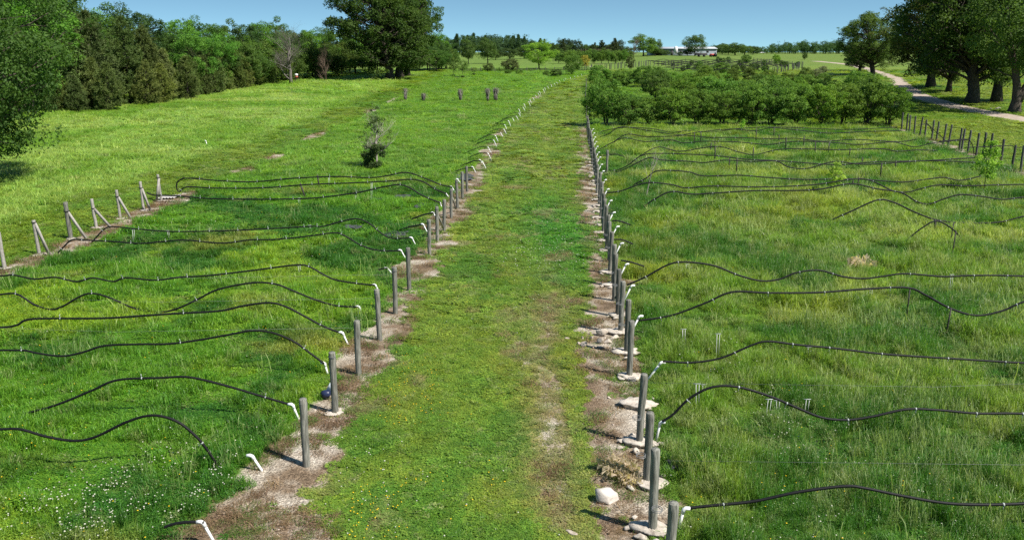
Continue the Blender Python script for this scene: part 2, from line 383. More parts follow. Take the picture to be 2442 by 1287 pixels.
# ------------------------------------------------------------------ sward: blades and leaves scattered as stuff
rg = np.random.default_rng(4)
def tuft(name, n, hgt, spread, width, lean, broad=0, seeds=0, mat=M_GRASS, seed=1, droop=.5, tip=0):
    r = np.random.default_rng(seed); b = MB()
    for i in range(n):
        a = r.uniform(0, 2*math.pi); rad = spread*math.sqrt(r.random()); bx, by = rad*math.cos(a), rad*math.sin(a)
        d = r.uniform(0, 2*math.pi); L = hgt*r.uniform(.55, 1.15); ln = L*lean*r.uniform(.3, 1.3); wd = width*r.uniform(.6, 1.3)
        ux, uy = math.cos(d), math.sin(d); ta = d + math.pi/2 + r.uniform(-.7, .7); px, py = math.cos(ta)*wd/2, math.sin(ta)*wd/2
        V = []
        for (q, zf) in ((0, 0), (.38, .62), (.72, .95), (1.0, 1.0 - droop*r.uniform(0, .5))):
            o_ = ln*q**1.6; z_ = L*zf; k = (1 - q)**.6 if q < 1 else .05
            V.append((bx + ux*o_ - px*k, by + uy*o_ - py*k, z_)); V.append((bx + ux*o_ + px*k, by + uy*o_ + py*k, z_))
        b.add(V, [(0, 1, 3, 2), (2, 3, 5, 4), (4, 5, 7, 6)], r.random())
    for i in range(broad):
        a = r.uniform(0, 2*math.pi); rad = spread*math.sqrt(r.random()); c0 = np.array([rad*math.cos(a), rad*math.sin(a), hgt*r.uniform(.25, .8)])
        n_ = np.array([r.normal()*.55, r.normal()*.55, 1]); n_ /= np.linalg.norm(n_)
        t1 = np.cross(n_, [math.cos(a*7), math.sin(a*7), .1]); t1 /= np.linalg.norm(t1); t2 = np.cross(n_, t1); s_ = width*r.uniform(1.6, 3.2)
        b.add([c0 - t1*s_*.5, c0 + t2*s_*.42, c0 + t1*s_*.5, c0 - t2*s_*.42], [(0, 1, 2, 3)], r.random())
    me = b.mesh(name, mat)
    return bpy.data.objects.new(name, me)
def tuft_set(name, protos):
    c_ = bpy.data.collections.new(name)
    for o_ in protos: c_.objects.link(o_)
    return c_
def scatter(name, coll, P, rotz, scl, col, idx, tilt=None):
    n = len(P); me = bpy.data.meshes.new(name); me.vertices.add(n); me.vertices.foreach_set('co', P.astype(np.float32).ravel())
    rot = np.zeros((n, 3)); rot[:, 2] = rotz
    if tilt is not None: rot[:, :2] = tilt
    me.attributes.new('rot', 'FLOAT_VECTOR', 'POINT').data.foreach_set('vector', rot.astype(np.float32).ravel())
    me.attributes.new('scl', 'FLOAT_VECTOR', 'POINT').data.foreach_set('vector', scl.astype(np.float32).ravel())
    me.attributes.new('col', 'FLOAT_COLOR', 'POINT').data.foreach_set('color', np.concatenate([col, np.ones((n, 1))], 1).astype(np.float32).ravel())
    me.attributes.new('idx', 'INT', 'POINT').data.foreach_set('value', idx.astype(np.int32))
    o_ = obj(name, me)
    g = bpy.data.node_groups.new(name, 'GeometryNodeTree')
    g.interface.new_socket('Geometry', in_out='INPUT', socket_type='NodeSocketGeometry'); g.interface.new_socket('Geometry', in_out='OUTPUT', socket_type='NodeSocketGeometry')
    N = g.nodes.new; gi = N('NodeGroupInput'); go = N('NodeGroupOutput'); ip = N('GeometryNodeInstanceOnPoints'); ci = N('GeometryNodeCollectionInfo')
    ci.inputs['Collection'].default_value = coll; ci.inputs['Separate Children'].default_value = True; ci.inputs['Reset Children'].default_value = True
    def na(nm, ty): k = N('GeometryNodeInputNamedAttribute'); k.data_type = ty; k.inputs['Name'].default_value = nm; return k.outputs['Attribute']
    g.links.new(gi.outputs[0], ip.inputs['Points']); g.links.new(ci.outputs[0], ip.inputs['Instance']); ip.inputs['Pick Instance'].default_value = True
    g.links.new(na('idx', 'INT'), ip.inputs['Instance Index']); g.links.new(na('scl', 'FLOAT_VECTOR'), ip.inputs['Scale'])
    e2r = N('FunctionNodeEulerToRotation'); g.links.new(na('rot', 'FLOAT_VECTOR'), e2r.inputs[0]); g.links.new(e2r.outputs[0], ip.inputs['Rotation'])
    g.links.new(ip.outputs[0], go.inputs[0])
    md = o_.modifiers.new('scatter', 'NODES'); md.node_group = g
    return kind(o_, 'stuff')
def band(y0, y1, dens, side=4.0, xlo=-1e9, xhi=1e9):
    """random points on the land the camera looks at, with a margin for a step aside"""
    hw = lambda y: y*.66 + side
    W = hw(y1); n = int(2*W*(y1 - y0)*dens)
    x = rg.uniform(-W, W, n); y = rg.uniform(y0, y1, n); k = (np.abs(x) < hw(y)) & (x > xlo) & (x < xhi)
    return x[k], y[k]
T_TALL = tuft_set('tall_tufts', [tuft('tuft', 46, 1.0, .42, .030, .75, 26, seed=s, droop=.9) for s in range(4)] + [tuft('tuft', 14, 1.0, .40, .022, .4, 90, seed=9 + s) for s in range(2)])
T_FIELD = tuft_set('field_tufts', [tuft('tuft', 52, 1.0, .45, .040, .55, 24, seed=20 + s, droop=.5) for s in range(4)] + [tuft('tuft', 12, .9, .42, .035, .5, 90, seed=29 + s) for s in range(2)])
T_LAWN = tuft_set('lawn_tufts', [tuft('tuft', 60, 1.0, .9, .075, .6, 44, seed=40 + s, droop=.3) for s in range(4)] + [tuft('tuft', 16, 1.0, .9, .09, .5, 110, seed=49 + s) for s in range(2)])
BANDS = [(8.5, 14, 64, .28, 1.0), (14, 22, 46, .33, 1.0), (22, 34, 24, .46, 1.1), (34, 52, 10, .70, 1.35), (52, 85, 5.0, 1.0, 1.7), (85, 140, 2.2, 1.5, 2.3), (140, 250, .8, 2.6, 3.2)]
acc = {'tall': [], 'field': [], 'lawn': []}
for (y0, y1, dens, foot, wid) in BANDS:
    for zone, mul in (('tall', 1.0), ('field', 1.0), ('lawn', 1.5)):
        x, y = band(y0, y1, dens*mul)
        c, bare, h, dry, zz = land(x, y)
        tallz = (zz['fr'] > .5); lawnz = (h < .115)
        sel = tallz if zone == 'tall' else (lawnz if zone == 'lawn' else (~tallz & ~lawnz))
        sel &= rg.random(len(x)) > np.clip(bare*1.25, 0, .985)
        sel &= ~zz['rd']
        x, y, c, h, bare = x[sel], y[sel], c[sel], h[sel], bare[sel]
        n = len(x)
        hh = h*rg.uniform(.65, 1.3, n)*(1 - .55*bare)
        f = foot*rg.uniform(.75, 1.25, n)
        if zone == 'lawn': f = f*.62
        hh = hh*(1 + .25*sstep(60, 200, y))
        cc = c*rg.uniform(.82, 1.2, n)[:, None]; cc[:, 0] *= rg.uniform(.88, 1.14, n)
        pale = (rg.random(n) < (.12 if zone == 'tall' else .05)); cc[pale] = cc[pale]*.4 + np.array([.27, .30, .12])*.6
        leafy = rg.random(n) < .15 + .75*sstep(.44, .60, fbm(x/3.6, y/3.2, 62 if zone == 'tall' else 52)); idx = np.where(leafy, rg.integers(4, 6, n), rg.integers(0, 4, n))
        hh = np.where(pale & (zone == 'tall'), np.maximum(hh*1.3, .35), hh)
        acc[zone].append((np.stack([x, y, gz(x, y) - .01], 1), np.stack([f, f, hh], 1), cc, idx))
for zone, nm, co in (('tall', 'tall_weeds', T_TALL), ('field', 'field_grass', T_FIELD), ('lawn', 'mown_grass', T_LAWN)):
    P, S, C, I = (np.concatenate([q[k] for q in acc[zone]]) for k in range(4))
    print(nm, len(P))
    scatter(nm, co, P, rg.uniform(0, 6.28, len(P)), S, C, I, rg.normal(0, .10, (len(P), 2)))

# pale seed heads nodding over the weeds
T_SEED = tuft_set('seed_tufts', [tuft('tuft', 9, 1.0, .5, .034, .85, 0, seed=80 + s, droop=1.5) for s in range(4)])
q = []
for (y0, y1, dens, foot) in ((8.5, 18, 16, .34), (18, 32, 11, .42), (32, 60, 4.5, .6)):
    x, y = band(y0, y1, dens); c, bare, h, dry, zz = land(x, y)
    pr = zz['fr']*sstep(.42, .66, fbm(x/2.2, y/1.8, 141))*sstep(1.5, 5, x - xr(y)) + .30*zz['fl']*sstep(.52, .7, fbm(x/2.0, y/1.6, 142))
    k = rg.random(len(x)) < pr; x, y, c = x[k], y[k], c[k]; n = len(x); f = foot*rg.uniform(.7, 1.3, n)
    q.append((np.stack([x, y, gz(x, y)], 1), np.stack([f, f, rg.uniform(.32, .66, n)], 1), c*.5 + np.array([.30, .36, .14])*.55, rg.integers(0, 4, n)))
P, S_, C_, I = (np.concatenate([z[k] for z in q]) for k in range(4)); print('seed', len(P))
scatter('seed_grass', T_SEED, P, rg.uniform(0, 6.28, len(P)), S_, C_, I, rg.normal(0, .12, (len(P), 2)))
# dry blades and leaf litter on the bare strips, blossom of clover and buttercup
T_DRY = tuft_set('dry_tufts', [tuft('tuft', 26, 1.0, .8, .05, 1.1, 30, seed=60 + s, droop=.6) for s in range(4)])
q = []
for (y0, y1, dens, foot) in ((8.5, 16, 60, .17), (16, 30, 30, .22), (30, 60, 12, .3), (60, 120, 2.5, .5)):
    x, y = band(y0, y1, dens); c, bare, h, dry, zz = land(x, y)
    k = (rg.random(len(x)) < np.clip(bare - .15, 0, 1)*np.clip(vnoise(x/.9, y/.9, 77)*1.6 - .3, .05, 1)) & ~zz['rd']
    x, y = x[k], y[k]; n = len(x); f = foot*rg.uniform(.6, 1.5, n)
    brown = rg.random(n)[:, None]
    cc = np.array([.30, .215, .115])*(1 - brown) + np.array([.155, .095, .055])*brown
    gk = rg.random(n) < .34; cc[gk] = np.array([.11, .17, .035])
    q.append((np.stack([x, y, gz(x, y) - .005], 1), np.stack([f, f, f*rg.uniform(.15, .5, n)], 1), cc, rg.integers(0, 4, n)))
P, S_, C_, I = (np.concatenate([z[k] for z in q]) for k in range(4))
scatter('dry_grass', T_DRY, P, rg.uniform(0, 6.28, len(P)), S_, C_, I)
def blossom(name, seed, flat):
    b = MB(); r = np.random.default_rng(seed)
    n = 7; V = [(0, 0, flat)] + [(math.cos(a)*r.uniform(.85, 1.1), math.sin(a)*r.uniform(.85, 1.1), 0) for a in np.linspace(0, 6.283, n, False)] + [(0, 0, -flat)]
    b.add(V, [(0, 1 + i, 1 + (i + 1) % n) for i in range(n)] + [(n + 1, 1 + (i + 1) % n, 1 + i) for i in range(n)], .5)
    return bpy.data.objects.new(name, b.mesh(name, M_PETAL))
M_PETAL = leafmat('petal', 'INST', trans=.15, rough=.7, spec=.2, vlo=.9, vhi=1.1)
T_FLOW = tuft_set('blossoms', [blossom('blossom', s, f) for s, f in ((1, .8), (2, .6))])
q = []
for (y0, y1, dens) in ((8.5, 20, 90), (20, 40, 40), (40, 85, 10)):
    x, y = band(y0, y1, dens); c, bare, h, dry, zz = land(x, y)
    pn = vnoise(x/1.7, y/2.6, 101)*vnoise(x/.5, y/.5, 102)
    patch = np.exp(-(((x + 6.2)/2.8)**2 + ((y - 13.2)/1.5)**2))               # white clover on the near left
    ptch2 = np.exp(-(((x - 1.6)/1.8)**2 + ((y - 41)/17)**2)) + .8*np.exp(-(((x - 5.8)/2.5)**2 + ((y - 17)/5)**2))
    pr = .9*patch*sstep(.12, .4, vnoise(x/.5, y/.5, 103)) + .45*ptch2*sstep(.18, .4, pn) + .004*(zz['fr'] + zz['fl'])
    k = (rg.random(len(x)) < pr) & (bare < .25); x, y, h = x[k], y[k], h[k]; n = len(x); f = rg.uniform(.012, .022, n)*(1 + .3*(y > 30))
    q.append((np.stack([x, y, gz(x, y) + h*rg.uniform(.55, .95, n) + .01], 1), np.stack([f, f, f], 1), np.tile([.50, .50, .40], (n, 1)), rg.integers(0, 2, n)))
P, S_, C_, I = (np.concatenate([z[k] for z in q]) for k in range(4)); print('white', len(P))
scatter('white_clover_blossom', T_FLOW, P, rg.uniform(0, 6.28, len(P)), S_, C_, I)
q = []
for (y0, y1, dens) in ((8.5, 20, 60), (20, 40, 34), (40, 70, 6)):
    x, y = band(y0, y1, dens); c, bare, h, dry, zz = land(x, y); L = xl(y)
    pn = sstep(.35, .75, vnoise(x/1.3, y/2.2, 111))*vnoise(x/.4, y/.4, 112)
    pr = .75*pn*np.exp(-((x - L - 1.7)/1.1)**2)*zz['lane'] + .10*pn*zz['fl'] + .10*pn*zz['fr']*np.exp(-((x - xr(y) - 3)/3.0)**2)
    k = (rg.random(len(x)) < pr) & (bare < .3); x, y, h = x[k], y[k], h[k]; n = len(x); f = rg.uniform(.012, .020, n)
    q.append((np.stack([x, y, gz(x, y) + h*rg.uniform(.6, 1.0, n) + .012], 1), np.stack([f, f, f*.5], 1), np.tile([.72, .50, .02], (n, 1)), rg.integers(0, 2, n)))
P, S_, C_, I = (np.concatenate([z[k] for z in q]) for k in range(4)); print('yellow', len(P))
scatter('yellow_blossom', T_FLOW, P, rg.uniform(0, 6.28, len(P)), S_, C_, I)

def stone_mb(seed, r=(1, 1, .7), sub=3, rough=.35, flat=0):
    """a broken lump of stone: a sphere cut by random planes and roughened"""
    rr = np.random.default_rng(seed); import bmesh
    bm = bmesh.new(); bmesh.ops.create_icosphere(bm, subdivisions=sub, radius=1)
    V = np.array([v.co[:] for v in bm.verts]); F = np.array([[v.index for v in f.verts] for f in bm.faces]); bm.free()
    for k in range(14):
        n = rr.normal(size=3); n /= np.linalg.norm(n); d = V @ n; lim = rr.uniform(.34, .72); V = V - np.outer(np.maximum(d - lim, 0), n)
    k = 2.3; nz = (fbm(V[:, 0]*k + 5 + seed, V[:, 1]*k + V[:, 2]*k*1.3, seed) - .5)
    V = V*(1 + nz[:, None]*rough); V = V*np.array(r)
    if flat: V[:, 2] = np.maximum(V[:, 2], -flat)
    b = MB(); b.add(V, F); return b
q = []
T_PEB = tuft_set('pebbles', [bpy.data.objects.new('pebble', stone_mb(70 + s, (1, .8, .6), 1).mesh('pebble', leafmat('pebble_%d' % s, 'INST', trans=0, rough=.9, spec=.2, vlo=1, vhi=1.001))) for s in range(3)])
for (y0, y1, dens) in ((8.5, 20, 260), (20, 34, 120), (34, 50, 30)):
    x, y = band(y0, y1, dens); c, bare, h, dry, zz = land(x, y)
    w_ = np.where(x < 0, sstep(.35, .7, vnoise(x/.8, y/1.3, 121)), .18)
    k = (rg.random(len(x)) < w_*np.clip(bare - .3, 0, 1)*((np.abs(x - xl(y)) < 1.3) | (np.abs(x - xr(y) + .4) < 1.0))); x, y = x[k], y[k]; n = len(x)
    f = rg.uniform(.010, .026, n)*(1 + (rg.random(n) < .05)*1.4); g_ = rg.random(n)[:, None]
    q.append((np.stack([x, y, gz(x, y) + f*.15], 1), np.stack([f, f, f], 1), np.array([.50, .44, .37])*g_ + np.array([.13, .09, .065])*(1 - g_), rg.integers(0, 3, n)))
P, S_, C_, I = (np.concatenate([z[k] for z in q]) for k in range(4)); print('pebbles', len(P))
scatter('gravel', T_PEB, P, rg.uniform(0, 6.28, len(P)), S_, C_, I)

# ------------------------------------------------------------------ plants
def leaves(b, cen, rad, n, size, r, flat=.75, up=.35, tone=None, elong=.55):
    """a clump of leaves: n small faces lying mostly on the outside of an ellipsoid"""
    d = r.normal(size=(n, 3)); d[:, 2] += up; d /= np.linalg.norm(d, axis=1)[:, None]
    rr = rad*r.uniform(.45, 1.08, n)**.8
    c = np.asarray(cen) + d*rr[:, None]*np.array([1, 1, flat])
    nn = d*.55 + r.normal(size=(n, 3))*.55 + np.array([0, 0, .45]); nn /= np.linalg.norm(nn, axis=1)[:, None]
    t1 = np.cross(nn, r.normal(size=(n, 3))); t1 /= np.linalg.norm(t1, axis=1)[:, None]; t2 = np.cross(nn, t1)
    s = size*r.uniform(.6, 1.3, n)[:, None]
    V = np.stack([c - t1*s*.5, c + t2*s*elong*.5 + t1*s*.1 - nn*s*.08, c + t1*s*.5, c - t2*s*elong*.5 + t1*s*.1 - nn*s*.08], 1).reshape(-1, 3)
    ii = np.arange(n)[:, None]*4 + np.arange(4)[None]
    b.add(V, ii, np.clip((r.random() if tone is None else tone)*.55 + r.random(n)*.45, 0, 1))
def limb(b, p0, p1, r0, r1, r, bend=.12, sides=5, n=5):
    p0 = np.asarray(p0, float); p1 = np.asarray(p1, float); L = np.linalg.norm(p1 - p0); P = []
    off = r.normal(size=3)*L*bend; off[2] = abs(off[2])*.4
    for i in range(n):
        t = i/(n - 1); P.append(p0 + (p1 - p0)*t + off*math.sin(math.pi*t) + (r.normal(size=3)*L*.02 if 0 < i < n - 1 else 0))
    b.tube(P, [lerp(r0, r1, (i/(n - 1))**.8) for i in range(n)], sides)
    return P
def broadleaf(seed, H, R, base=.25, ncl=60, nleaf=110, leaf=.3, tr=.2, crc=(.2, .34), stems=1, lean=(0, 0), limbs=.5, rz=None, top=0, squash=.8, loose=0, skirt=0):
    """trunk with limbs, and a crown of leaf clumps hung at the limb ends: (trunk mesh data, crown mesh data)"""
    r = np.random.default_rng(seed); T = MB(); Cn = MB()
    zc = H*(base + 1)/2; rz_ = H*(1 - base)/2
    cl = []; tries = 0
    while len(cl) < ncl and tries < 6000:
        tries += 1
        d = r.normal(size=3); d /= np.linalg.norm(d)
        k = .62 + .62*float(fbm(np.array([d[0]*1.6 + d[2]*1.1 + seed]), np.array([d[1]*1.6 + d[2]*.7 + 3.1]), seed, 2)[0])
        q = r.uniform(.25, 1)**.45
        prof = 1 - top*max(d[2]*q, 0)
        p = np.array([d[0]*R*k*q*prof, d[1]*R*k*q*prof, zc + d[2]*rz_*min(k, 1.08)*q]) + np.array([lean[0], lean[1], 0])*(d[2]*q*.5 + .5)
        if p[2] < H*base*.8: continue
        if all(np.linalg.norm((p - c)/np.array([1, 1, .8])) > R*.17 for c in cl): cl.append(p)
    for _ in range(skirt):
        a = r.uniform(0, 6.283); q = R*r.uniform(.3, .85); cl.append(np.array([q*math.cos(a), q*math.sin(a), H*r.uniform(.15, .42)]))
    st = []
    for s in range(stems):
        a = 2*math.pi*s/max(stems, 1) + r.uniform(0, 1); o_ = (.0 if stems == 1 else tr*1.3)
        e = np.array([lean[0]*.6 + (math.cos(a)*R*.35 if stems > 1 else r.normal()*R*.05), lean[1]*.6 + (math.sin(a)*R*.35 if stems > 1 else r.normal()*R*.05), H*(base + .45*(1 - base))])
        f = tr/(stems**.4)
        P = [np.array([math.cos(a)*o_, math.sin(a)*o_, -.25])]
        for i in range(1, 7):
            t = i/6; P.append(np.array([math.cos(a)*o_, math.sin(a)*o_, 0])*(1 - t) + e*np.array([t**1.3, t**1.3, t]) + (r.normal(size=3)*f*.35 if i < 6 else 0))
        T.tube(P, [f*1.65, f*1.08, f*.98, f*.88, f*.76, f*.62, f*.42], 9); st.append(P)
    for c in cl:
        rc = R*r.uniform(*crc)
        leaves(Cn, c, rc, int(nleaf*r.uniform(.7, 1.3)), leaf, r, squash, .35)
        if loose:
            for _ in range(loose):
                d = r.normal(size=3); d[2] *= .5; leaves(Cn, c + d*rc*.75, rc*.35, int(nleaf*.12), leaf, r, .8)
        if r.random() < limbs:
            P = st[r.integers(0, len(st))]; dist = np.linalg.norm(c[:2])
            zi = np.clip((c[2] - dist*.55)/(P[-1][2] + .01), .25, 1)*6; i = int(np.clip(zi, 1, 5)); f = min(zi - i, 1)
            p0 = P[i]*(1 - f) + P[min(i + 1, 6)]*f
            ra = tr*(.42 - .22*i/6)/(stems**.4); limb(T, p0, c, ra, ra*.22, r, .10)
            for _ in range(2):
                d = r.normal(size=3)*rc*.8; limb(T, c*.72 + p0*.28, c + d, ra*.4, ra*.12, r, .1, 4, 4)
    return T, Cn
def pine(seed, H, R, base=.05, tr=.12, tl=.34, dens=1.0, wid=.055):
    r = np.random.default_rng(seed); T = MB(); Cn = MB()
    T.tube([(0, 0, -.2)] + [(r.normal()*.03, r.normal()*.03, H*t) for t in (.2, .4, .6, .8, .97)], [tr*1.2, tr, tr*.8, tr*.6, tr*.36, tr*.12], 7)
    z = H*base + .1
    cen = []; axs = []; tones = []
    while z < H*.985:
        t = z/H; prof = (min(1, .55 + 1.6*t) if t < .28 else 1)*((1 - t)**.72)*1.12 + .05
        L0 = R*prof
        nb = int((4.2 + 2.6*(1 - t))*dens); 
        for k in range(nb):
            a = r.uniform(0, 2*math.pi); L = L0*r.uniform(.65, 1.15); el = lerp(.05, .75, t) + r.normal()*.12
            d = np.array([math.cos(a)*math.cos(el), math.sin(a)*math.cos(el), math.sin(el)])
            p0 = np.array([0, 0, z]); p1 = p0 + d*L + np.array([0, 0, L*.12])
            if L > .5: limb(T, p0, p1, tr*.22*(1 - .6*t), .008, r, .05, 4, 4)
            bt = r.random()
            for s in np.arange(.52, 1.03, .12/max(L, .6)):
                p = p0 + (p1 - p0)*s + r.normal(size=3)*.13*min(L, 1.5); cen.append(p)
                ax = d*.6 + np.array([0, 0, .75]) + r.normal(size=3)*.35; axs.append(ax/np.linalg.norm(ax)); tones.append(np.clip(.05 + .65*bt + .3*r.random(), 0, 1))
        z += H*.038*r.uniform(.7, 1.3)
    cen.append(np.array([0, 0, H])); axs.append(np.array([0, 0, 1.])); tones.append(.9)
    cen = np.array(cen); axs = np.array(axs); tones = np.array(tones); n = len(cen); K = 11
    dirs = axs[:, None, :]*.75 + r.normal(size=(n, K, 3))*.62; dirs /= np.linalg.norm(dirs, axis=2)[:, :, None]
    side = np.cross(dirs, r.normal(size=(n, K, 3))); side /= np.linalg.norm(side, axis=2)[:, :, None]
    L = (tl*r.uniform(.6, 1.2, (n, K)))[:, :, None]; c = cen[:, None, :]
    V = np.stack([c - side*wid*.5, c + side*wid*.5, c + dirs*L + side*wid*.22, c + dirs*L - side*wid*.22], 2).reshape(-1, 3)
    Cn.add(V, np.arange(n*K)[:, None]*4 + np.arange(4)[None], np.repeat(tones, K)*.8 + r.random(n*K)*.2)
    return T, Cn
def bare_tree(seed, H, tr, levels=4, spread=.55, nb=4, first=.3, up=.25):
    r = np.random.default_rng(seed); T = MB()
    def grow(p, d, L, rad, lv):
        n = 5; P = [p]; dd = d.copy()
        for i in range(n):
            dd = dd + r.normal(size=3)*.13 + np.array([0, 0, up*.12]); dd /= np.linalg.norm(dd); P.append(P[-1] + dd*L/n)
        T.tube(P, [rad*(1 - .75*i/n) for i in range(n + 1)], 7 if lv == 0 else (5 if lv < 2 else 3), lv < 2)
        if lv >= levels: return
        for k in range(nb + (2 if lv == 0 else 0)):
            t = r.uniform(first, 1.0); i = min(int(t*n), n - 1); q = P[i] + (P[i + 1] - P[i])*(t*n - i)
            e = r.normal(size=3); e[2] = abs(e[2])*.5 + up; e = e - dd*e.dot(dd)*.3; e /= np.linalg.norm(e); e = dd*(1 - spread) + e*spread; e /= np.linalg.norm(e)
            grow(q, e, L*r.uniform(.45, .72), rad*(1 - .7*t)*.62, lv + 1)
    grow(np.array([0, 0, -.15]), np.array([r.normal()*.05, r.normal()*.05, 1.]), H*.62, tr, 0)
    return T
def tree_kind(T, Cn, leafm=M_LEAF, bark=M_BARK, smooth=True):
    return (T.mesh('trunk', bark, True), Cn.mesh('crown', leafm))
def put_tree(name, k, label, cat, loc, sc=1.0, rz=None, col=(.05, .09, .02), group=None, rn=random.Random(3)):
    rz = rn.uniform(0, 6.28) if rz is None else rz
    t = thing(name, label, cat, loc, rz, group)
    t.scale = (sc, sc, sc) if np.isscalar(sc) else sc
    obj('trunk', k[0], t)
    if k[1] is not None: c_ = obj('crown', k[1], t); c_.color = (col[0]*1.95, col[1]*1.80, col[2]*1.35, 1)
    return t
def vary(col, rn, a=.18):
    f = 1 + rn.uniform(-a, a); return (col[0]*f*(1 + rn.uniform(-.12, .12)), col[1]*f, col[2]*f*(1 + rn.uniform(-.2, .2)))
def on(x, y, dz=0): return (x, y, float(gz(x, y)) + dz)
RN = random.Random(12)
PINES = [tree_kind(*pine(100 + s, 7.5, 2.0 + .25*s, .04, .11, .40, 1.05, .075), leafm=M_NEEDLE) for s in range(4)]
TALLPINE = [tree_kind(*pine(120 + s, 13, 3.6, .18, .18, .5, 1.25, .085), leafm=M_NEEDLE) for s in range(3)]
LEAFY = [tree_kind(*broadleaf(140 + s, 14, 4.5 + .4*s, .16, 74, 190, .30, .2, (.15, .27), limbs=.45, loose=1)) for s in range(4)]
ROUNDT = [tree_kind(*broadleaf(160 + s, 9, 4.2, .14, 56, 150, .34, .2, (.22, .34), limbs=.3)) for s in range(3)]

# --- the wood along the left of the meadow
EDGE = [(-66, 92), (-55, 102), (-50.5, 107), (-49, 126), (-49, 167), (-38.5, 213), (-24, 232), (-14, 262)]
def along(dist):
    for (a, b) in zip(EDGE[:-1], EDGE[1:]):
        L = math.hypot(b[0] - a[0], b[1] - a[1])
        if dist <= L: t = dist/L; return a[0] + (b[0] - a[0])*t, a[1] + (b[1] - a[1])*t, math.atan2(b[1] - a[1], b[0] - a[0])
        dist -= L
    return None
def edge_pos(dist, back, jit=0):
    e = along(dist)
    if e is None: return None
    return (e[0] - math.sin(e[2])*back + RN.uniform(-jit, jit), e[1] + math.cos(e[2])*back + RN.uniform(-jit, jit))
n = 0; d = 0
while True:
    p = edge_pos(d, 1.2 + RN.choice([0, 0, .8, 1.8, 3.2]), .6)
    if p is None or p[1] > 172: break
    n += 1; big = RN.choice([.6, .78, .85, .95, 1.08])*RN.uniform(.92, 1.06)
    put_tree('young_pine', PINES[n % 4], f'dense young olive green pine, {nth(n)} along the front of the left wood from the camera', 'pine', on(*p), big, None, vary((.060, .088, .030), RN, .3), 'young pines fronting the left wood')
    d += RN.uniform(3.0, 4.0)
n = 0; d = 0
while d < 72:
    p = edge_pos(d, 5.4 + RN.uniform(0, 2), .6); n += 1
    put_tree('young_pine', PINES[(n + 1) % 4], f'taller young pine behind the front row of the left wood, {nth(n)} from the camera', 'pine', on(*p), RN.uniform(.85, 1.08), None, vary((.054, .084, .028), RN, .3), 'second row of young pines')
    d += RN.uniform(4.4, 5.8)
n = 0
for (u, v0, y) in ((150, 60, 112), (214, 28, 114), (300, 45, 120), (345, 62, 126)):
    n += 1; X = (u - CX)/FPX*y*.968; zt = height_at(u, v0, y); zb = float(gz(X, y))
    put_tree('tall_pine', TALLPINE[n % 3], f'tall full pine rising above the young pines of the left wood, {nth(n)} from the camera', 'pine', (X, y, zb), (zt - zb)/13, None, vary((.041, .066, .024), RN), 'tall pines of the left wood')
n = 0
DECID = [(20, -90, 108, 0), (60, -60, 104, 1), (105, -70, 118, 2), (150, -30, 126, 3), (95, -20, 128, 0), (190, 10, 140, 1), (235, 6, 138, 3), (318, 8, 142, 2), (275, 40, 150, 1), (372, 62, 150, 0), (418, 70, 150, 2), (440, 37, 160, 1), (482, 38, 166, 3), (505, 70, 150, 1), (462, 72, 140, 1),
         (548, 45, 178, 0), (585, 48, 176, 2), (618, 52, 182, 1), (640, 38, 188, 3), (668, 60, 186, 0), (520, 95, 152, 2), (560, 92, 158, 0), (705, 68, 196, 2), (742, 64, 196, 1), (768, 66, 205, 3), (800, 60, 212, 0), (610, 85, 166, 3), (845, 70, 222, 1), (1045, 70, 248, 1), (1062, 95, 262, 2), (1018, 80, 240, 0), (1040, 118, 236, 3)]
TONE = [(.036, .074, .021), (.060, .138, .024), (.028, .058, .019), (.036, .082, .019)]
for (u, v0, y, k) in DECID:
    n += 1; X = (u - CX)/FPX*y*.968; zt = height_at(u, v0, y); zb = float(gz(X, y)); s_ = (zt - zb)/14.3
    look = ['mid green', 'bright green', 'dark green', 'fresh green'][k]
    put_tree('leafy_tree', LEAFY[(n*7 + k) % 4], f'{look} round-crowned tree at the back of the left wood, {nth(n)} counting into the distance', 'tree', (X, y, zb), (max(s_, .8)*1.0, max(s_, .8), s_), None, vary(TONE[k], RN, .1), 'leafy trees of the left wood')
n = 0; d = 72
while True:
    p = edge_pos(d, 1.5 + RN.uniform(0, 2.5), .8)
    if p is None: break
    n += 1
    put_tree('leafy_tree', ROUNDT[n % 3], f'low dark broad tree at the meadow edge beyond the pines, {nth(n)} into the distance', 'tree', on(*p), RN.uniform(.62, .95), None, vary((.042, .078, .022), RN), 'broad trees at the meadow edge')
    d += RN.uniform(4.0, 5.5)
n = 0
for k in range(26):
    p = edge_pos(8 + k*5.6, 11 + RN.uniform(0, 5), 1)
    if p is None: break
    n += 1; put_tree('leafy_tree', LEAFY[n % 4], f'leafy tree deep inside the left wood, {nth(n)} from the camera', 'tree', on(*p), RN.uniform(.68, .86), None, vary((.045, .085, .022), RN), 'trees deep in the left wood')
# two dead trees in front of the wood
for (u, v0, v1, lab, m_, sd, hw) in ((690, 52, 172, 'bare pale grey dead tree with a wide fan of branches', M_BARKGREY, 5, 1.35), (775, 96, 188, 'bare brown dead tree with a slim upright spire', M_BARKRED, 8, .6)):
    y = 170 if sd == 5 else 182; X = (u - CX)/FPX*y*.968; zb = float(gz(X, y)); zt = height_at(u, v0, y)
    T = bare_tree(sd, 10, .24 if sd == 5 else .17, 4, .78 if sd == 5 else .55, 6, .15 if sd == 5 else .08, .35 if sd == 5 else .1)
    t = thing('dead_tree', lab + ' against the left wood', 'dead tree', (X, y, zb), 1.2); t.scale = (hw*(zt - zb)/10,)*2 + ((zt - zb)/10,)
    obj('trunk', T.mesh('trunk', m_), t)

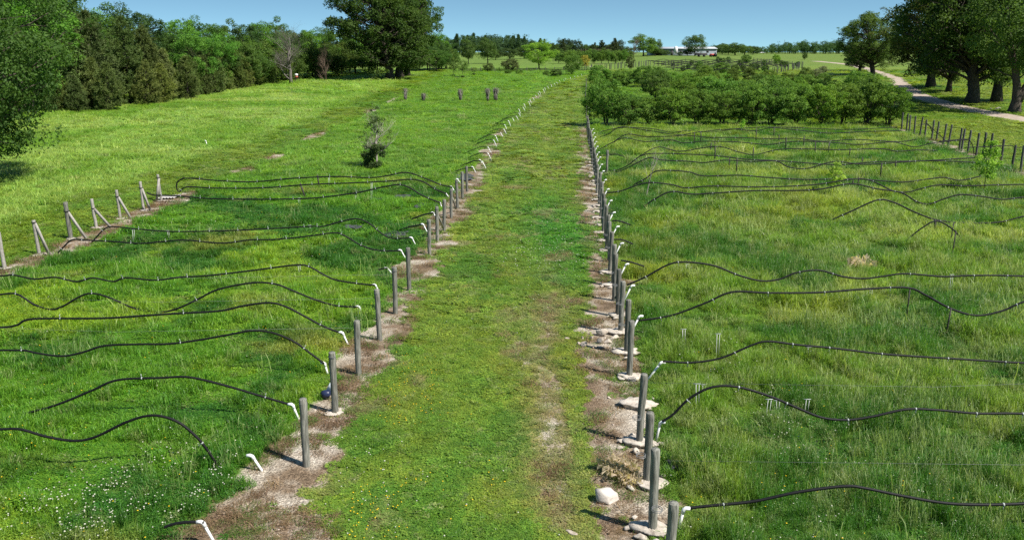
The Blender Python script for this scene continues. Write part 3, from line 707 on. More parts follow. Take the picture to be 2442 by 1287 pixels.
# --- the group of great trees standing in the meadow
GREAT = [tree_kind(*broadleaf(180 + s, 25, 8.4, .07, 120, 260, .42, .62, (.13, .22), skirt=22, limbs=.75, lean=((-3, 0), (2.5, 0), (0, 1), (-1, -1))[s], loose=2)) for s in range(4)]
for i, (u, v, k, sc, lab) in enumerate(((929, 193, 0, (1.16, .95, 1.0), 'great dark tree with long limbs reaching left, leftmost trunk of the meadow clump'), (948, 189, 2, (.85, .85, .94), 'great dark tree with a straight stout trunk in the middle of the meadow clump'),
                                        (972, 184, 1, (.9, .85, 1.04), 'great tree with crown leaning right, rightmost trunk of the meadow clump'), (958, 186, 3, (.7, .8, .82), 'slender dark tree tucked between the great trunks of the meadow clump'))):
    p = at(u, v); put_tree('great_tree', GREAT[k], lab, 'tree', p, sc, [0, 0, .4, 2][i], (.031, .060, .015) if i != 2 else (.042, .084, .018), 'clump of great trees in the meadow')

# --- overhanging tree at the near left
NEAR = broadleaf(210, 15.5, 6.6, .10, 150, 330, .20, .34, (.14, .24), limbs=.6, loose=3)
put_tree('overhanging_tree', tree_kind(*NEAR), 'large fine-leaved tree overhanging the meadow at the left border of the photo', 'tree', on(-33.2, 49), 1.0, .5, (.031, .066, .018))

# --- oaks along the drive at the right
OAKS = [tree_kind(*broadleaf(220 + s, 16, 7.4, .17, 125, 260, .29, .52, (.12, .21), skirt=8, limbs=.75, loose=2, lean=((-2, 0), (1, 1), (0, 0))[s])) for s in range(3)]
OK_ = [(2050, 172, 96, 0, 1.3, 'dark spreading oak on the drive bend, farther of the pair left of the oak row', (.040, .070, .020)),
       (2079, 182, 28, 1, 1.15, 'taller feathery oak on the drive bend, nearer of the pair left of the oak row', (.046, .080, .022)),
       (2219, 211, -40, 2, 1.15, 'olive green drooping oak with low branches behind the gravel drive', (.050, .066, .020)),
       (2262, 222, -10, 0, .8, 'slim dark tree just behind the thickest trunk beside the drive', (.036, .064, .018)),
       (2316, 246, -160, 1, 1.0, 'huge dark oak with the thickest upright trunk beside the drive', (.036, .066, .018)),
       (2376, 244, -110, 2, .9, 'dark oak set back behind the drive between the two thickest trunks', (.038, .072, .020))]
for (u, v, v0, k, wd, lab, col) in OK_:
    p = at(u, v); zt = height_at(u, v0, p.y); s_ = (zt - p.z)/16.3
    put_tree('oak', OAKS[k], lab, 'oak', p, (s_*wd, s_*wd, s_), {0: .4, 1: 2.0, 2: 4.4}[k], col, 'oaks beside the gravel drive')
p = at(2418, 270)
r_ = np.random.default_rng(77); T, Cn = broadleaf(230, 17, 7.2, .34, 90, 230, .32, .01, (.16, .26), limbs=0, loose=2, lean=(1.5, 0)); T = MB()
T.tube([(.0, 0, -.3), (0, 0, .6), (.1, 0, 1.7), (-.2, 0, 3.5), (-.9, 0, 6), (-2.0, .2, 9.5), (-2.6, .4, 13)], [1.05, .72, .60, .46, .36, .26, .1], 10)
T.tube([(.1, 0, 1.2), (.7, 0, 2.5), (1.7, .1, 4.6), (2.5, .2, 7.5), (2.9, .3, 12)], [.58, .50, .42, .34, .12], 10)
for (a, b_, r0) in (((-.5, 0, 4.8), (-4.5, -1, 9), .2), ((-1.6, .1, 8.2), (-5, .5, 12), .15), ((2.0, .1, 5.8), (5.5, -.6, 9), .2), ((-1.3, 0, 7.4), (1, -2, 11.5), .14), ((2.6, .2, 8.5), (1, 1, 14), .14), ((-.3, 0, 4.1), (-3.6, .8, 5.6), .12)): limb(T, a, b_, r0, .04, r_, .1, 7, 6)
put_tree('oak', tree_kind(T, Cn), 'forked oak with a leaning twin trunk at the right border beside the gravel drive', 'oak', p, 1.0, 0, (.042, .080, .021), 'oaks beside the gravel drive')
b = stone_mb(81, (.55, .4, .45), 3, .5, .1); b.tube([(.3, 0, 0), (.9, .1, .25), (1.3, .3, .2)], [.16, .12, .05], 7)
tag(obj('tree_stump', b.mesh('tree_stump', M_BARKPALE), loc=at(2366, 262)), 'pale broken tree stump on the grass beside the forked oak', 'stump')

# --- feathery thicket beyond the right-hand planted block
BUSH = [tree_kind(*broadleaf(240 + s, 4.0, 2.25, .10, 62, 130, .15, .10, (.14, .26), stems=4, limbs=.8, loose=4, squash=.6)) for s in range(5)]
def bush_row(n0, d, x0, x1, step, hgt, rowname, col, lab):
    n = 0; x = x0
    while x < x1:
        n += 1; y = d + RN.uniform(-1, 1); s_ = hgt/4.0*RN.uniform(.9, 1.1)
        put_tree('shrub', BUSH[(n + n0) % 5], lab.format(nth(n)), 'shrub', on(x, y), (s_*RN.uniform(.85, 1.2), s_, s_*RN.choice([.84, 1.0, 1.08, 1.2])), None, vary(col, RN, .25), rowname); x += step*RN.uniform(.88, 1.12)
bush_row(0, 88, 10.0, 43.2, 2.62, 4.2, 'front row of feathery shrubs', (.066, .128, .026), 'feathery green shrub in the front row beyond the right planted block, {} from the lane')
bush_row(2, 98, 21, 45, 3.0, 4.4, 'second row of feathery shrubs', (.064, .126, .026), 'feathery green shrub in the second row of the thicket, {} from the lane')
bush_row(1, 110, 24, 48, 3.2, 4.1, 'third row of feathery shrubs', (.064, .124, .026), 'feathery green shrub in the third row of the thicket, {} from the lane')
bush_row(3, 128, 22, 54, 3.6, 3.7, 'fourth row of feathery shrubs', (.056, .106, .026), 'low feathery shrub in the fourth row of the thicket, {} from the lane')
bush_row(4, 160, 16.5, 38, 2.9, 4.1, 'far row of feathery shrubs', (.064, .124, .026), 'rounded shrub in the separate far row before the fenced block, {} from the lane')
bush_row(4, 166, 40, 62, 3.6, 3.3, 'far scattered shrubs', (.056, .100, .026), 'loose low shrub scattered beyond the thicket, {} from the lane')

# --- distant trees, woods on the skyline
FARLOD = [broadleaf(260 + s, 10, 4.0, .08, 24, 46, .62, .2, (.26, .40), limbs=.1) for s in range(4)] + [pine(270 + s, 10, 2.2, .2, .15, .9, .55, .28) for s in range(2)]
def wood(name, label, items, col, group=None):
    b = MB(); rr = np.random.default_rng(len(items))
    for (x, y, hgt, k) in items:
        a = rr.uniform(0, 6.28); s_ = hgt/8.6; ca, sa = math.cos(a)*s_, math.sin(a)*s_
        for q in FARLOD[k]:
            off = b.n
            for V in q.v: b.v.append(V @ np.array([[ca, sa, 0], [-sa, ca, 0], [0, 0, s_]]) + np.array([x, y, float(gz(x, y))])); b.n += len(V)
            b.f += [f + off for f in q.f]; tone = rr.random()
            b.c += [cc*.5 + tone*.5 if q is FARLOD[k][1] else cc*0 for cc in q.c]
    o_ = obj(name, b.mesh(name, M_LEAF)); o_.color = (col[0]*1.5, col[1]*1.5, col[2]*1.5, 1); kind(o_, 'stuff'); o_['label'] = label
    return o_
it = []
for r_i in range(5):
    for x in np.arange(-75, 34, 3.6):
        u = CX + x/470*FPX; top = np.interp(u, [900, 1080, 1160, 1250, 1330, 1400], [88, 93, 90, 95, 108, 114]); y = 478 + r_i*9 + RN.uniform(-3, 3)
        it.append((x*y/470 + RN.uniform(-1.5, 1.5), y, max(5, (height_at(u, top + 2, y) - 5)*RN.uniform(.75, 1.15)), RN.choice([0, 1, 2, 3, 4, 5])))
wood('distant_woods', 'green wood along the skyline left of the lane, tinted with blue haze', it, (.040, .075, .032))  # blue of distant haze mixed into the leaf colour
it = []
for r_i in range(4):
    for x in np.arange(112, 330, 2.9):
        u = CX + x/520*FPX; top = np.interp(u, [1640, 1700, 1800, 1830, 1900, 2010, 2200, 2500], [112, 114, 116, 110, 107, 105, 104, 100]); y = 528 + r_i*9 + RN.uniform(-3, 3)
        it.append((x*y/520 + RN.uniform(-1.5, 1.5), y, max(3.4, (height_at(u, top, y) - 5.1)*RN.uniform(.8, 1.25)), RN.choice([0, 1, 2, 3])))
wood('distant_treeline', 'low green treeline along the skyline right of the barn', it, (.045, .088, .030))
def ftree(name, label, u, v, v0, wid, k, col, cat='tree', y=None, group=None):
    """a tree seen far off: base at (u, v) of the sightline, top at v0, wid across"""
    if y is None: p = at(u, v)
    else: X = (u - CX)/FPX*y*.968; p = Vector((X, y, float(gz(X, y))))
    h_ = height_at(u, v0, p.y) - p.z; W = wid/FPX*p.y
    hh, ww = {'r': (9, 8.4), 'l': (14, 9), 'p': (7.5, 5), 'b': (4, 4.6)}[k[0]]
    src = {'r': ROUNDT, 'l': LEAFY, 'p': PINES, 'b': BUSH}[k[0]][int(k[1])]
    return put_tree(name, src, label, cat, p, (W/ww, W/ww, h_/hh), None, col, group)
G1, G2, G3 = (.042, .078, .024), (.056, .110, .026), (.100, .190, .030)
ftree('leafy_tree', 'slim pale tree standing alone before the skyline wood left of the lane', 1117, 141, 88, 40, 'l0', G1, y=300)
ftree('leafy_tree', 'round green tree before the skyline wood, right of the slim pale one', 1163, 138, 92, 50, 'r1', G1, y=310)
ftree('bright_tree', 'bright fresh green tree with a pointed crown left of the lane end', 1285, 166, 97, 66, 'l2', G3, y=255)
ftree('round_bush_tree', 'dark round young tree close left of the lane end', 1364, 181, 128, 46, 'r0', G2, y=213)
ftree('flowering_tree', 'small yellowish tree standing right of the dark round one', 1396, 166, 130, 22, 'l1', (.20, .20, .05), y=250)
for i, (u, v, v0, wd, col, lab) in enumerate(((1217, 172, 140, 50, (.055, .075, .035), 'twiggy grey-green shrub before the netting fence'), (1213, 178, 166, 22, G2, 'small round bush before the netting fence, leftmost of its pair'), (1238, 178, 166, 20, G2, 'small round bush before the netting fence, rightmost of its pair'),
        (1327, 184, 163, 32, G1, 'dark spiky bush beside the lane end'), (1303, 182, 168, 18, G2, 'small light bush left of the dark spiky bush'), (1165, 172, 150, 30, (.06, .09, .035), 'thin shrub standing at the netting fence near the potted trees'), (1690, 186, 158, 30, G2, 'light green bush amid the far right scrub'),
        (1720, 176, 148, 44, G2, 'green bush inside the far fenced block'), (1778, 155, 129, 28, G2, 'round green bush at the back of the far fenced block'), (1850, 156, 128, 20, G3, 'fresh green sapling at the right side of the far fenced block'), (1919, 143, 126, 14, G1, 'small round tree alone on the far right pasture'), (1662, 168, 152, 22, G1, 'dark shrub inside the far fenced block'), (1502, 166, 135, 24, (.05, .07, .03), 'grey shrub at the left end of the far fenced block'))):
    ftree('shrub', lab, u, v, v0, wd, 'b%d' % (i % 5), col, 'shrub')
n = 0
for u in range(1332, 1500, 17):
    n += 1; ftree('hedge_shrub', f'dense round shrub in the hedge behind the lane end, {nth(n)} from its left end', u, 152, 121 + RN.uniform(-2, 4), 26, 'r%d' % (n % 3), vary(G2, RN), 'shrub', group='hedge behind the lane end')
n = 0
for u in list(range(1300, 1480, 11)):
    n += 1; u = u + RN.uniform(-4, 4); ftree('cedar', f'dark ragged cedar on the skyline, {nth(n)} from the left of its row', u, 131, 99 + RN.uniform(-8, 12), RN.uniform(20, 32), RN.choice(['p0', 'p1', 'l1', 'l2', 'p3', 'r0']), vary((.026, .044, .024), RN), 'cedar', y=405 + RN.uniform(-10, 10), group='row of skyline cedars')
ftree('leafy_tree', 'big round green tree on the skyline left of the barn', 1534, 131, 83, 66, 'r1', G2, y=430)
ftree('leafy_tree', 'smaller green tree between the round tree and the barn roof', 1562, 131, 97, 34, 'r2', G1, y=440)
ftree('leafy_tree', 'dark round tree immediately right of the barn', 1657, 134, 84, 56, 'r0', G1, y=440)
ftree('leafy_tree', 'dark tree shading the left end of the barn', 1562, 140, 114, 46, 'r2', (.036, .062, .022), y=452)
ftree('leafy_tree', 'low wide oak farther right of the barn, left one of a pair', 1752, 132, 103, 54, 'r1', G1, y=455)
ftree('leafy_tree', 'low wide oak farther right of the barn, right one of a pair', 1775, 132, 107, 40, 'r2', G1, y=470)
ftree('leafy_tree', 'small dark tree on the skyline between the round tree and the paired oaks', 1722, 128, 104, 34, 'r0', G1, y=500)
T = bare_tree(31, 10, .2, 4, .6, 6, .15, .4); y = 400; X = (1510 - CX)/FPX*y*.968
t = thing('dead_tree', 'bare brown tree with a rounded head of twigs left of the barn', 'dead tree', on(X, y)); t.scale = (.95, .95, .95); obj('trunk', T.mesh('trunk', M_BARKRED), t)
# silvery bushes and saplings
for (u, v, v0, wd, lab) in ((1948, 188, 163, 34, 'silvery blue bush on the lawn near the drive, left half of the pair'), (1964, 176, 157, 26, 'silvery blue bush on the lawn, right and smaller one of the pair')):
    ftree('silver_bush', lab, u, v, v0, wd, 'b1', (.105, .130, .095), 'bush')
SAP = tree_kind(*broadleaf(300, 2.6, .62, .28, 26, 60, .12, .022, (.24, .4), limbs=.9))
for (u, v, v0, col, lab) in ((2345, 462, 340, (.115, .215, .035), 'leafy bright green sapling among the hoses near the right border'), (1985, 470, 388, (.16, .25, .05), 'small pale yellow-green sapling among the hoses in the right block'), (1768, 316, 285, (.12, .25, .035), 'bright green sapling before the feathery shrubs in the right block')):
    p = at(u, v); put_tree('sapling', SAP, lab, 'sapling', p, ((height_at(u, v0, p.y) - p.z)/2.6,)*3, None, col)
T = bare_tree(44, 3.3, .035, 3, .62, 5, .45, .3); p = at(1541, 470)
t = thing('bare_sapling', 'leafless grey sapling with forked twigs among the right-hand hoses', 'sapling', p); obj('trunk', T.mesh('trunk', M_BARKPALE), t)
# half-dead cedar in the left field
T = bare_tree(52, 4.0, .075, 3, .6, 7, .22, .25); Cn = MB(); r_ = np.random.default_rng(9)
for k in range(27):
    z = r_.uniform(.15, 1.6); a = r_.uniform(0, 6.28); q = .85*(1 - (abs(z - .7)/1.1)**2*.6)*r_.uniform(.3, 1); leaves(Cn, (q*math.cos(a), q*math.sin(a), z), .26, 110, .12, r_)
for k in range(30):
    z = r_.uniform(1.7, 3.7); a = r_.uniform(0, 6.28); q = .95*(1 - (z - 1.7)/2.6)*r_.uniform(.3, 1.1); leaves(Cn, (q*math.cos(a), q*math.sin(a), z), .16, 30, .10, r_)
p = at(900, 402); put_tree('half_dead_cedar', (T.mesh('trunk', M_BARKPALE), Cn.mesh('crown', M_LEAF)), 'small half-dead cedar with a bushy foot and thin twisted top in the left field', 'cedar', p, (1.2, 1.2, 1.12), 0, (.032, .055, .022))

# ------------------------------------------------------------------ posts of the trellis rows
def post_mb(hgt, r, seed, bands=True):
    rr = random.Random(seed); b = MB(); P = []; R_ = []
    for z in (-.25, 0, .25*hgt, .5*hgt, .75*hgt, hgt - .12): P.append((rr.uniform(-.008, .008), rr.uniform(-.008, .008), z)); R_.append(r*rr.uniform(.95, 1.05))
    P += [(0, 0, hgt - .015), (0, 0, hgt)]; R_ += [r*.99, r*.90]
    b.tube(P, R_, 12, True, .03, rr); return b
def band_mb(hgt, r):
    b = MB()
    for z in (hgt - .10, hgt - .13): b.tube([(r*1.02*math.cos(a), r*1.02*math.sin(a), z) for a in np.linspace(0, 6.283, 15)], .006, 5, False)
    return b
def slab(seed, rx, ry, t):
    """a spilled concrete collar: a flat, ragged, undercut blob"""
    rr = np.random.default_rng(seed); n = 26; b = MB(); V = []
    e = 1 + .22*rr.normal(size=n); e = np.clip((e + np.roll(e, 1)*.8 + np.roll(e, -1)*.8)/2.6, .6, 1.4)
    for (k, z) in ((.72, -.12), (.82, t*.35), (1.0, t*.62), (.97, t*.85), (.72, t), (.35, t*1.06)):
        for i in range(n):
            a = 2*math.pi*i/n; q = e[i]*k*(1 + .05*rr.normal()); V.append((rx*q*math.cos(a), ry*q*math.sin(a), z + (.012*rr.normal() if z > 0 else 0)))
    F = [(l*n + i, l*n + (i + 1) % n, (l + 1)*n + (i + 1) % n, (l + 1)*n + i) for l in range(5) for i in range(n)]
    V.append((0, 0, t*1.07)); F += [(5*n + i, 5*n + (i + 1) % n, 6*n) for i in range(n)]
    b.add(V, F); return b
POSTM = [post_mb(1.56, .076, s).mesh('fence_post', M_POST, False) for s in range(3)]
POSTD = [post_mb(1.75, .078, 10 + s).mesh('fence_post', M_POSTD, False) for s in range(2)]
BANDM = band_mb(1.56, .076).mesh('wire_band', M_WIRE)
def rubble(seed):
    r = np.random.default_rng(seed); b = slab(seed, .36*r.uniform(.8, 1.2), .26*r.uniform(.8, 1.2), .11)
    for k in range(int(r.integers(3, 7))):
        a = r.uniform(0, 6.28); q = r.uniform(.15, .46); sz = r.uniform(.07, .17); st_ = stone_mb(seed*9 + k, (sz, sz*r.uniform(.6, .9), sz*r.uniform(.35, .6)), 2, .5)
        V = np.concatenate(st_.v); ca, sa = math.cos(a*3), math.sin(a*3); V = V @ np.array([[ca, sa, 0], [-sa, ca, 0], [0, 0, 1]]) + np.array([q*math.cos(a)*1.15, q*math.sin(a), .05]); b.add(V, np.concatenate(st_.f))
    return b
SLABS = [rubble(20 + s).mesh('footing', M_CONC) for s in range(8)]
FOOTL = [slab(30 + s, .17, .15, .05).mesh('footing', M_CONC) for s in range(3)]
def smooth_me(me):
    me.polygons.foreach_set('use_smooth', np.ones(len(me.polygons), bool)); return me
for k in POSTM + POSTD: smooth_me(k)
r_ = random.Random(5)
# right row: first 10.7 m ahead of the camera, about 1.68 m apart, one gap where only a collar is left
ds = [10.75, 12.4, 14.0, 15.6, 19.2, 20.85, 22.5, 24.1, 25.8] + [27.5 + 1.68*i for i in range(34)]
n = 0
for d in ds:
    n += 1; x = float(xr(d)) + r_.uniform(-.05, .05); k = n % 3
    o_ = obj('fence_post', POSTM[k], None, on(x, d), (r_.uniform(-.02, .02), r_.uniform(-.012, .03), r_.uniform(0, 6.28)), (1, 1, r_.uniform(.96, 1.03)))
    tag(o_, f'round grey post, {nth(n)} from the camera in the row right of the grass lane', 'post', 'post row right of the lane')
    obj('wire_band', BANDM, o_)
    if d < 62 and n not in (9, 12): obj('footing', SLABS[n % 8], o_, (0, 0, 0), (0, 0, 0)).rotation_euler = (0, 0, -o_.rotation_euler.z + (math.pi if n % 2 else 0) + r_.uniform(-.3, .3)); c_ = o_.children[-1]; a = -o_.rotation_euler.z; q = .24; c_.location = (-q*math.cos(a), -q*math.sin(a), .0)
for d in (97, 112, 128, 146, 164):
    n += 1; tag(obj('fence_post', POSTM[n % 3], None, on(float(xr(d)), d)), f'round grey post beyond the thicket edge, {nth(n)} from the camera, right of the grass lane', 'post', 'post row right of the lane')
tag(obj('concrete_collar', rubble(47).mesh('concrete_collar', M_CONC), None, on(float(xr(17.5)) + .12, 17.55, .02), (0, .05, .1)), 'ragged pale concrete collar without a post in the gap of the right row', 'concrete collar')
p = at(1447, 414); o_ = obj('fence_post', POSTM[1], None, p); tag(o_, 'lone grey post standing inside the right block among the hoses', 'post'); obj('footing', FOOTL[0], o_)
# left row
n = 0
for (u, v) in ((731, 1110), (800, 985), (855, 893), (906, 811), (943, 748), (976, 692), (1024, 607), (1043, 574), (1059, 551), (1076, 521), (1091, 497), (1103, 474), (1114, 457)):
    n += 1; p = at(u, v)
    o_ = obj('fence_post', POSTM[n % 3], None, p, (r_.uniform(-.02, .02), r_.uniform(-.03, .02), r_.uniform(0, 6.28)), (1.0, 1.0, r_.uniform(.92, .97)))
    tag(o_, f'round grey post, {nth(n)} from the camera in the row left of the grass lane', 'post', 'post row left of the lane')
    obj('wire_band', BANDM, o_)
    if n == 2: obj('footing', FOOTL[1], o_, scale=(1.3, 1.3, 1))
    if n in (8, 10): b = MB(); limb(b, (0, -.05, 1.2), (.0, -1.9, .15), .05, .045, np.random.default_rng(3), .0, 8, 3); c_ = obj('brace', b.mesh('brace', M_BRACE), o_); c_.rotation_euler = (0, 0, -o_.rotation_euler.z + math.pi - .05)
# braced end posts at the meadow side
BR = [((12, 641), (5, 553), None), ((94, 608), (87, 525), ((92, 532), (155, 594))), ((169, 570), (154, 482), ((165, 505), (225, 563))), ((230, 544), (218, 474), ((227, 498), (281, 538))),
      ((287, 522), (281, 453), ((286, 470), (336, 513))), ((343, 502), (333, 433), ((339, 449), (381, 493))), ((385, 480), (380, 416), ((384, 425), (410, 465)))]
for i, (b0, t0, br) in enumerate(BR):
    p = at(*b0); hg = height_at(*t0, p.y) - p.z; thick = 1.35 if i == 2 else 1.0
    o_ = obj('end_post', smooth_me(post_mb(hg, .068*thick, 50 + i).mesh('end_post', M_BRACE if i != 2 else M_POST)), None, p, (r_.uniform(-.015, .015), r_.uniform(-.03, 0), 0))
    tag(o_, ['silvered end post without a brace cut by the left border', 'silvered end post with a split slanting brace, second in from the left border', 'thickest and tallest end post of the braced row by the meadow', 'slim braced end post just right of the thickest end post', 'middle braced end post, third from the far end of the braced row', 'braced end post, last but one at the far end of the row', 'farthest braced end post beside the grey mulch patch'][i], 'post', 'braced end posts at the meadow side')
    obj('footing', FOOTL[i % 3], o_, (.05, -.03, 0), (0, 0, i), (1.6, 1.3, 1))
    if br:
        a0 = height_at(*br[0], p.y) - p.z; e = at(*br[1]); e = e - p
        b = MB(); q0 = Vector((.06, -.03, a0)); q1 = Vector((e.x*.98, -.12, .03)); dv = q1 - q0
        rot = dv.to_track_quat('X', 'Z').to_matrix(); b.box((q0 + q1)/2, (dv.length/2, .022, .06), rot)
        obj('brace', b.mesh('brace', M_BRACE), o_)
        b = MB(); b.tube([(.09*thick*math.cos(a), .09*thick*math.sin(a), a0 + .03) for a in np.linspace(0, 6.283, 13)], .016, 5, False)
        obj('strap', b.mesh('strap', M_HOSE), o_)
# far-right boundary row
ZR = [(1073, 130, 190), (1110, 95, 205), (1132, 100, 210), (1168, 92, 230), (1212, 100, 245), (1250, 110, 255), (1303, 120, 270), (1340, 130, 275), (1392, 145, 305), (1430, 157, 315), (1515, 182, 352), (1532, 187, 357), (1580, 203, 370), (1645, 222, 390), (1695, 237, 395), (1750, 258, 398), (1835, 277, 445), (1915, 300, 505), (1985, 322, 515)]
n = 0
for (zx, zt, zb) in ZR[::-1]:
    n += 1; u, v = 1820 + (zx - 12)/3.217, 250 + zb/3.217; p = at(u, v)
    o_ = obj('fence_post', POSTD[n % 2], None, p, (r_.uniform(-.03, .03), r_.uniform(-.01, .05), r_.uniform(0, 6)), (1, 1, r_.uniform(.95, 1.05)))
    tag(o_, f'dark boundary post, {nth(n)} from the camera in the row along the right lawn', 'post', 'boundary posts along the right lawn')
    if n in (4, 7, 9, 13): b = MB(); limb(b, (0, 0, 1.45), (1.25, .3, .05), .010, .010, np.random.default_rng(2), .0, 5, 3); c_ = obj('guy_wire', b.mesh('guy_wire', M_WIRE), o_); c_.rotation_euler = (0, 0, -o_.rotation_euler.z)

# ------------------------------------------------------------------ irrigation: white risers and black hoses
def riser_mb(L, sgn, lean):
    b = MB(); a = lean; d = Vector((sgn*math.sin(a), 0, math.cos(a))); top = d*L
    b.tube([d*-.15, d*(L*.5), top], [.026, .025, .025], 10); return b, top
def elbow_mb(top, sgn, lean):
    b = MB(); d = Vector((sgn*math.sin(lean), 0, math.cos(lean))); h_ = Vector((sgn, 0, -.12)).normalized()
    b.tube([top - d*.06, top + d*.02, top + d*.045 + h_*.03, top + d*.05 + h_*.10], [.033, .035, .034, .031], 10); return b
def riser(name_label, p, L, sgn, lean, rz=0, grp=None, sub=None):
    b, top = riser_mb(L, sgn, lean)
    o_ = obj('riser_pipe', smooth_me(b.mesh('riser_pipe', M_PVC)), None, p, (0, 0, rz)); tag(o_, name_label, 'pipe', grp)
    obj('elbow', smooth_me(elbow_mb(top, sgn, lean).mesh('elbow', M_PVC)), o_); return o_
LG, RG = 'white risers left of the lane', 'white risers right of the lane'
LT = [((515, 1300), (486, 1248)), ((625, 1122), (603, 1089)), ((712, 998), (699, 967)), ((783, 897), (775, 868)), ((830, 822), (818, 795)), ((867, 752), (857, 733)), ((905, 698), (896, 681)), ((938, 655), (924, 641)), ((967, 616), (957, 598)), ((991, 584), (983, 568)), ((1020, 556), (1010, 536)), ((1043, 524), (1034, 508)), ((1054, 496), (1050, 484)), ((1072, 472), (1064, 462)), ((1086, 460), (1078, 446)), ((1098, 438), (1092, 428)), ((1135, 412), (1128, 399)), ((1150, 390), (1146, 383))]
n = 0
for (b0, t0) in LT:
    n += 1; p = at(*b0); q = on_row(*t0, p.y); dx, dz = q.x - p.x, q.z - p.z; L = max(.28, math.hypot(dx, dz))
    riser(f'leaning white riser pipe, {nth(n)} from the camera along the left edge of the lane', p, L, -1, min(math.atan2(abs(dx), max(dz, .05)), .7), 0, LG)
RT = [((1617, 1266), (1630, 1216)), ((1565, 1050), (1574, 1010)), ((1543, 907), (1575, 866))]
for d in (22.3, 25.5, 28.3, 31.5, 34.6, 37.8, 41, 44.5, 48, 51.5, 54.5, 58, 61, 64.5, 68, 71.5, 75, 79, 100, 104, 109): RT.append((None, d))
n = 0; RISERX = {}
for (b0, t0) in RT:
    n += 1
    if b0: p = at(*b0); q = on_row(*t0, p.y); dx, dz = q.x - p.x, q.z - p.z; L, le = math.hypot(dx, dz), math.atan2(dx, dz)
    else: p = Vector(on(float(xr(t0)) + .22, t0)); L, le = .62, .42
    riser(f'white riser pipe behind the posts, {nth(n)} from the camera, right of the lane', p, L, 1, le, 0, RG)
# white stubs along the curving far left edge of the lane, in little pairs with a length of black hose
FARD = [57, 61, 65, 69.5, 73, 76.5, 80, 84, 88, 92, 95.5, 100, 104, 108.5, 113, 117, 122, 126, 131, 136, 140, 145.5, 150.5, 155.5, 160, 166, 171, 176, 182, 187, 192, 198, 203, 208]
n = 0
bR, top = riser_mb(.55, -1, .42); meR = smooth_me(bR.mesh('riser_pipe', M_PVC)); meE = smooth_me(elbow_mb(top, -1, .42).mesh('elbow', M_PVC))
bH = MB(); bH.tube(spline([top + Vector((-.08, 0, .04)), top + Vector((-.5, 0, .10)), (-1.35, .0, .38), (-2.1, .05, .05)]), .030, 6); meH = bH.mesh('hose_stub', M_HOSE)
for d in FARD:
    n += 1; x = float(xl(d)) + r_.uniform(-.25, .25) + .35; rz = -math.atan2(float(xl(d + 2) - xl(d)), 2)*.6
    o_ = obj('riser_pipe', meR, None, on(x, d), (0, 0, rz), (1, 1, r_.uniform(.85, 1.15)))
    tag(o_, f'small white riser pipe beyond the left post row, {nth(n)} into the distance', 'pipe', 'far white risers left of the lane'); obj('elbow', meE, o_)
    if n <= 12: h_ = obj('hose_stub', meH, o_)
M_TIE.use_fake_user = True
def tie_mb(r):
    b = MB(); b.tube([(-.010, 0, 0), (.010, 0, 0)], r*1.12, 8, True); b.box((.006, 0, -r*1.2 - .02), (.005, .003, .03)); return b
TIES = [tie_mb(.020).mesh('tie', M_TIE)]
def hose(px, d, label, grp, r=.033, ties=0, slack=.05):
    P = [on_row(u, v, d) for (u, v) in px]
    for q in P:
        g = float(gz(q.x, d)) + .04; q.z = max(q.z, g); q.y = d + slack*math.sin(q.x*.7)
    Q = spline(P, 7); o0 = Q[len(Q)//2].copy()
    b = MB(); b.tube([q - o0 for q in Q], r, 8)
    o_ = tag(obj('irrigation_hose', smooth_me(b.mesh('irrigation_hose', M_HOSE)), None, o0), label, 'hose', grp)
    if ties:
        acc_ = 0; nxt = .7; rr = random.Random(int(d*10))
        for a, c in zip(Q[:-1], Q[1:]):
            acc_ += (c - a).length
            if acc_ > nxt and abs(a.x) < a.y*.64 + 1:
                t = obj('tie', TIES[0], o_, a - o0); t.scale = (1.3, r/.020, r/.020); t.rotation_euler = (0, -math.atan2(c.z - a.z, c.x - a.x), 0); nxt = acc_ + rr.uniform(.7, 1.7)/ties
    return o_
HL, HR = 'black hoses of the left block', 'black hoses of the right block'
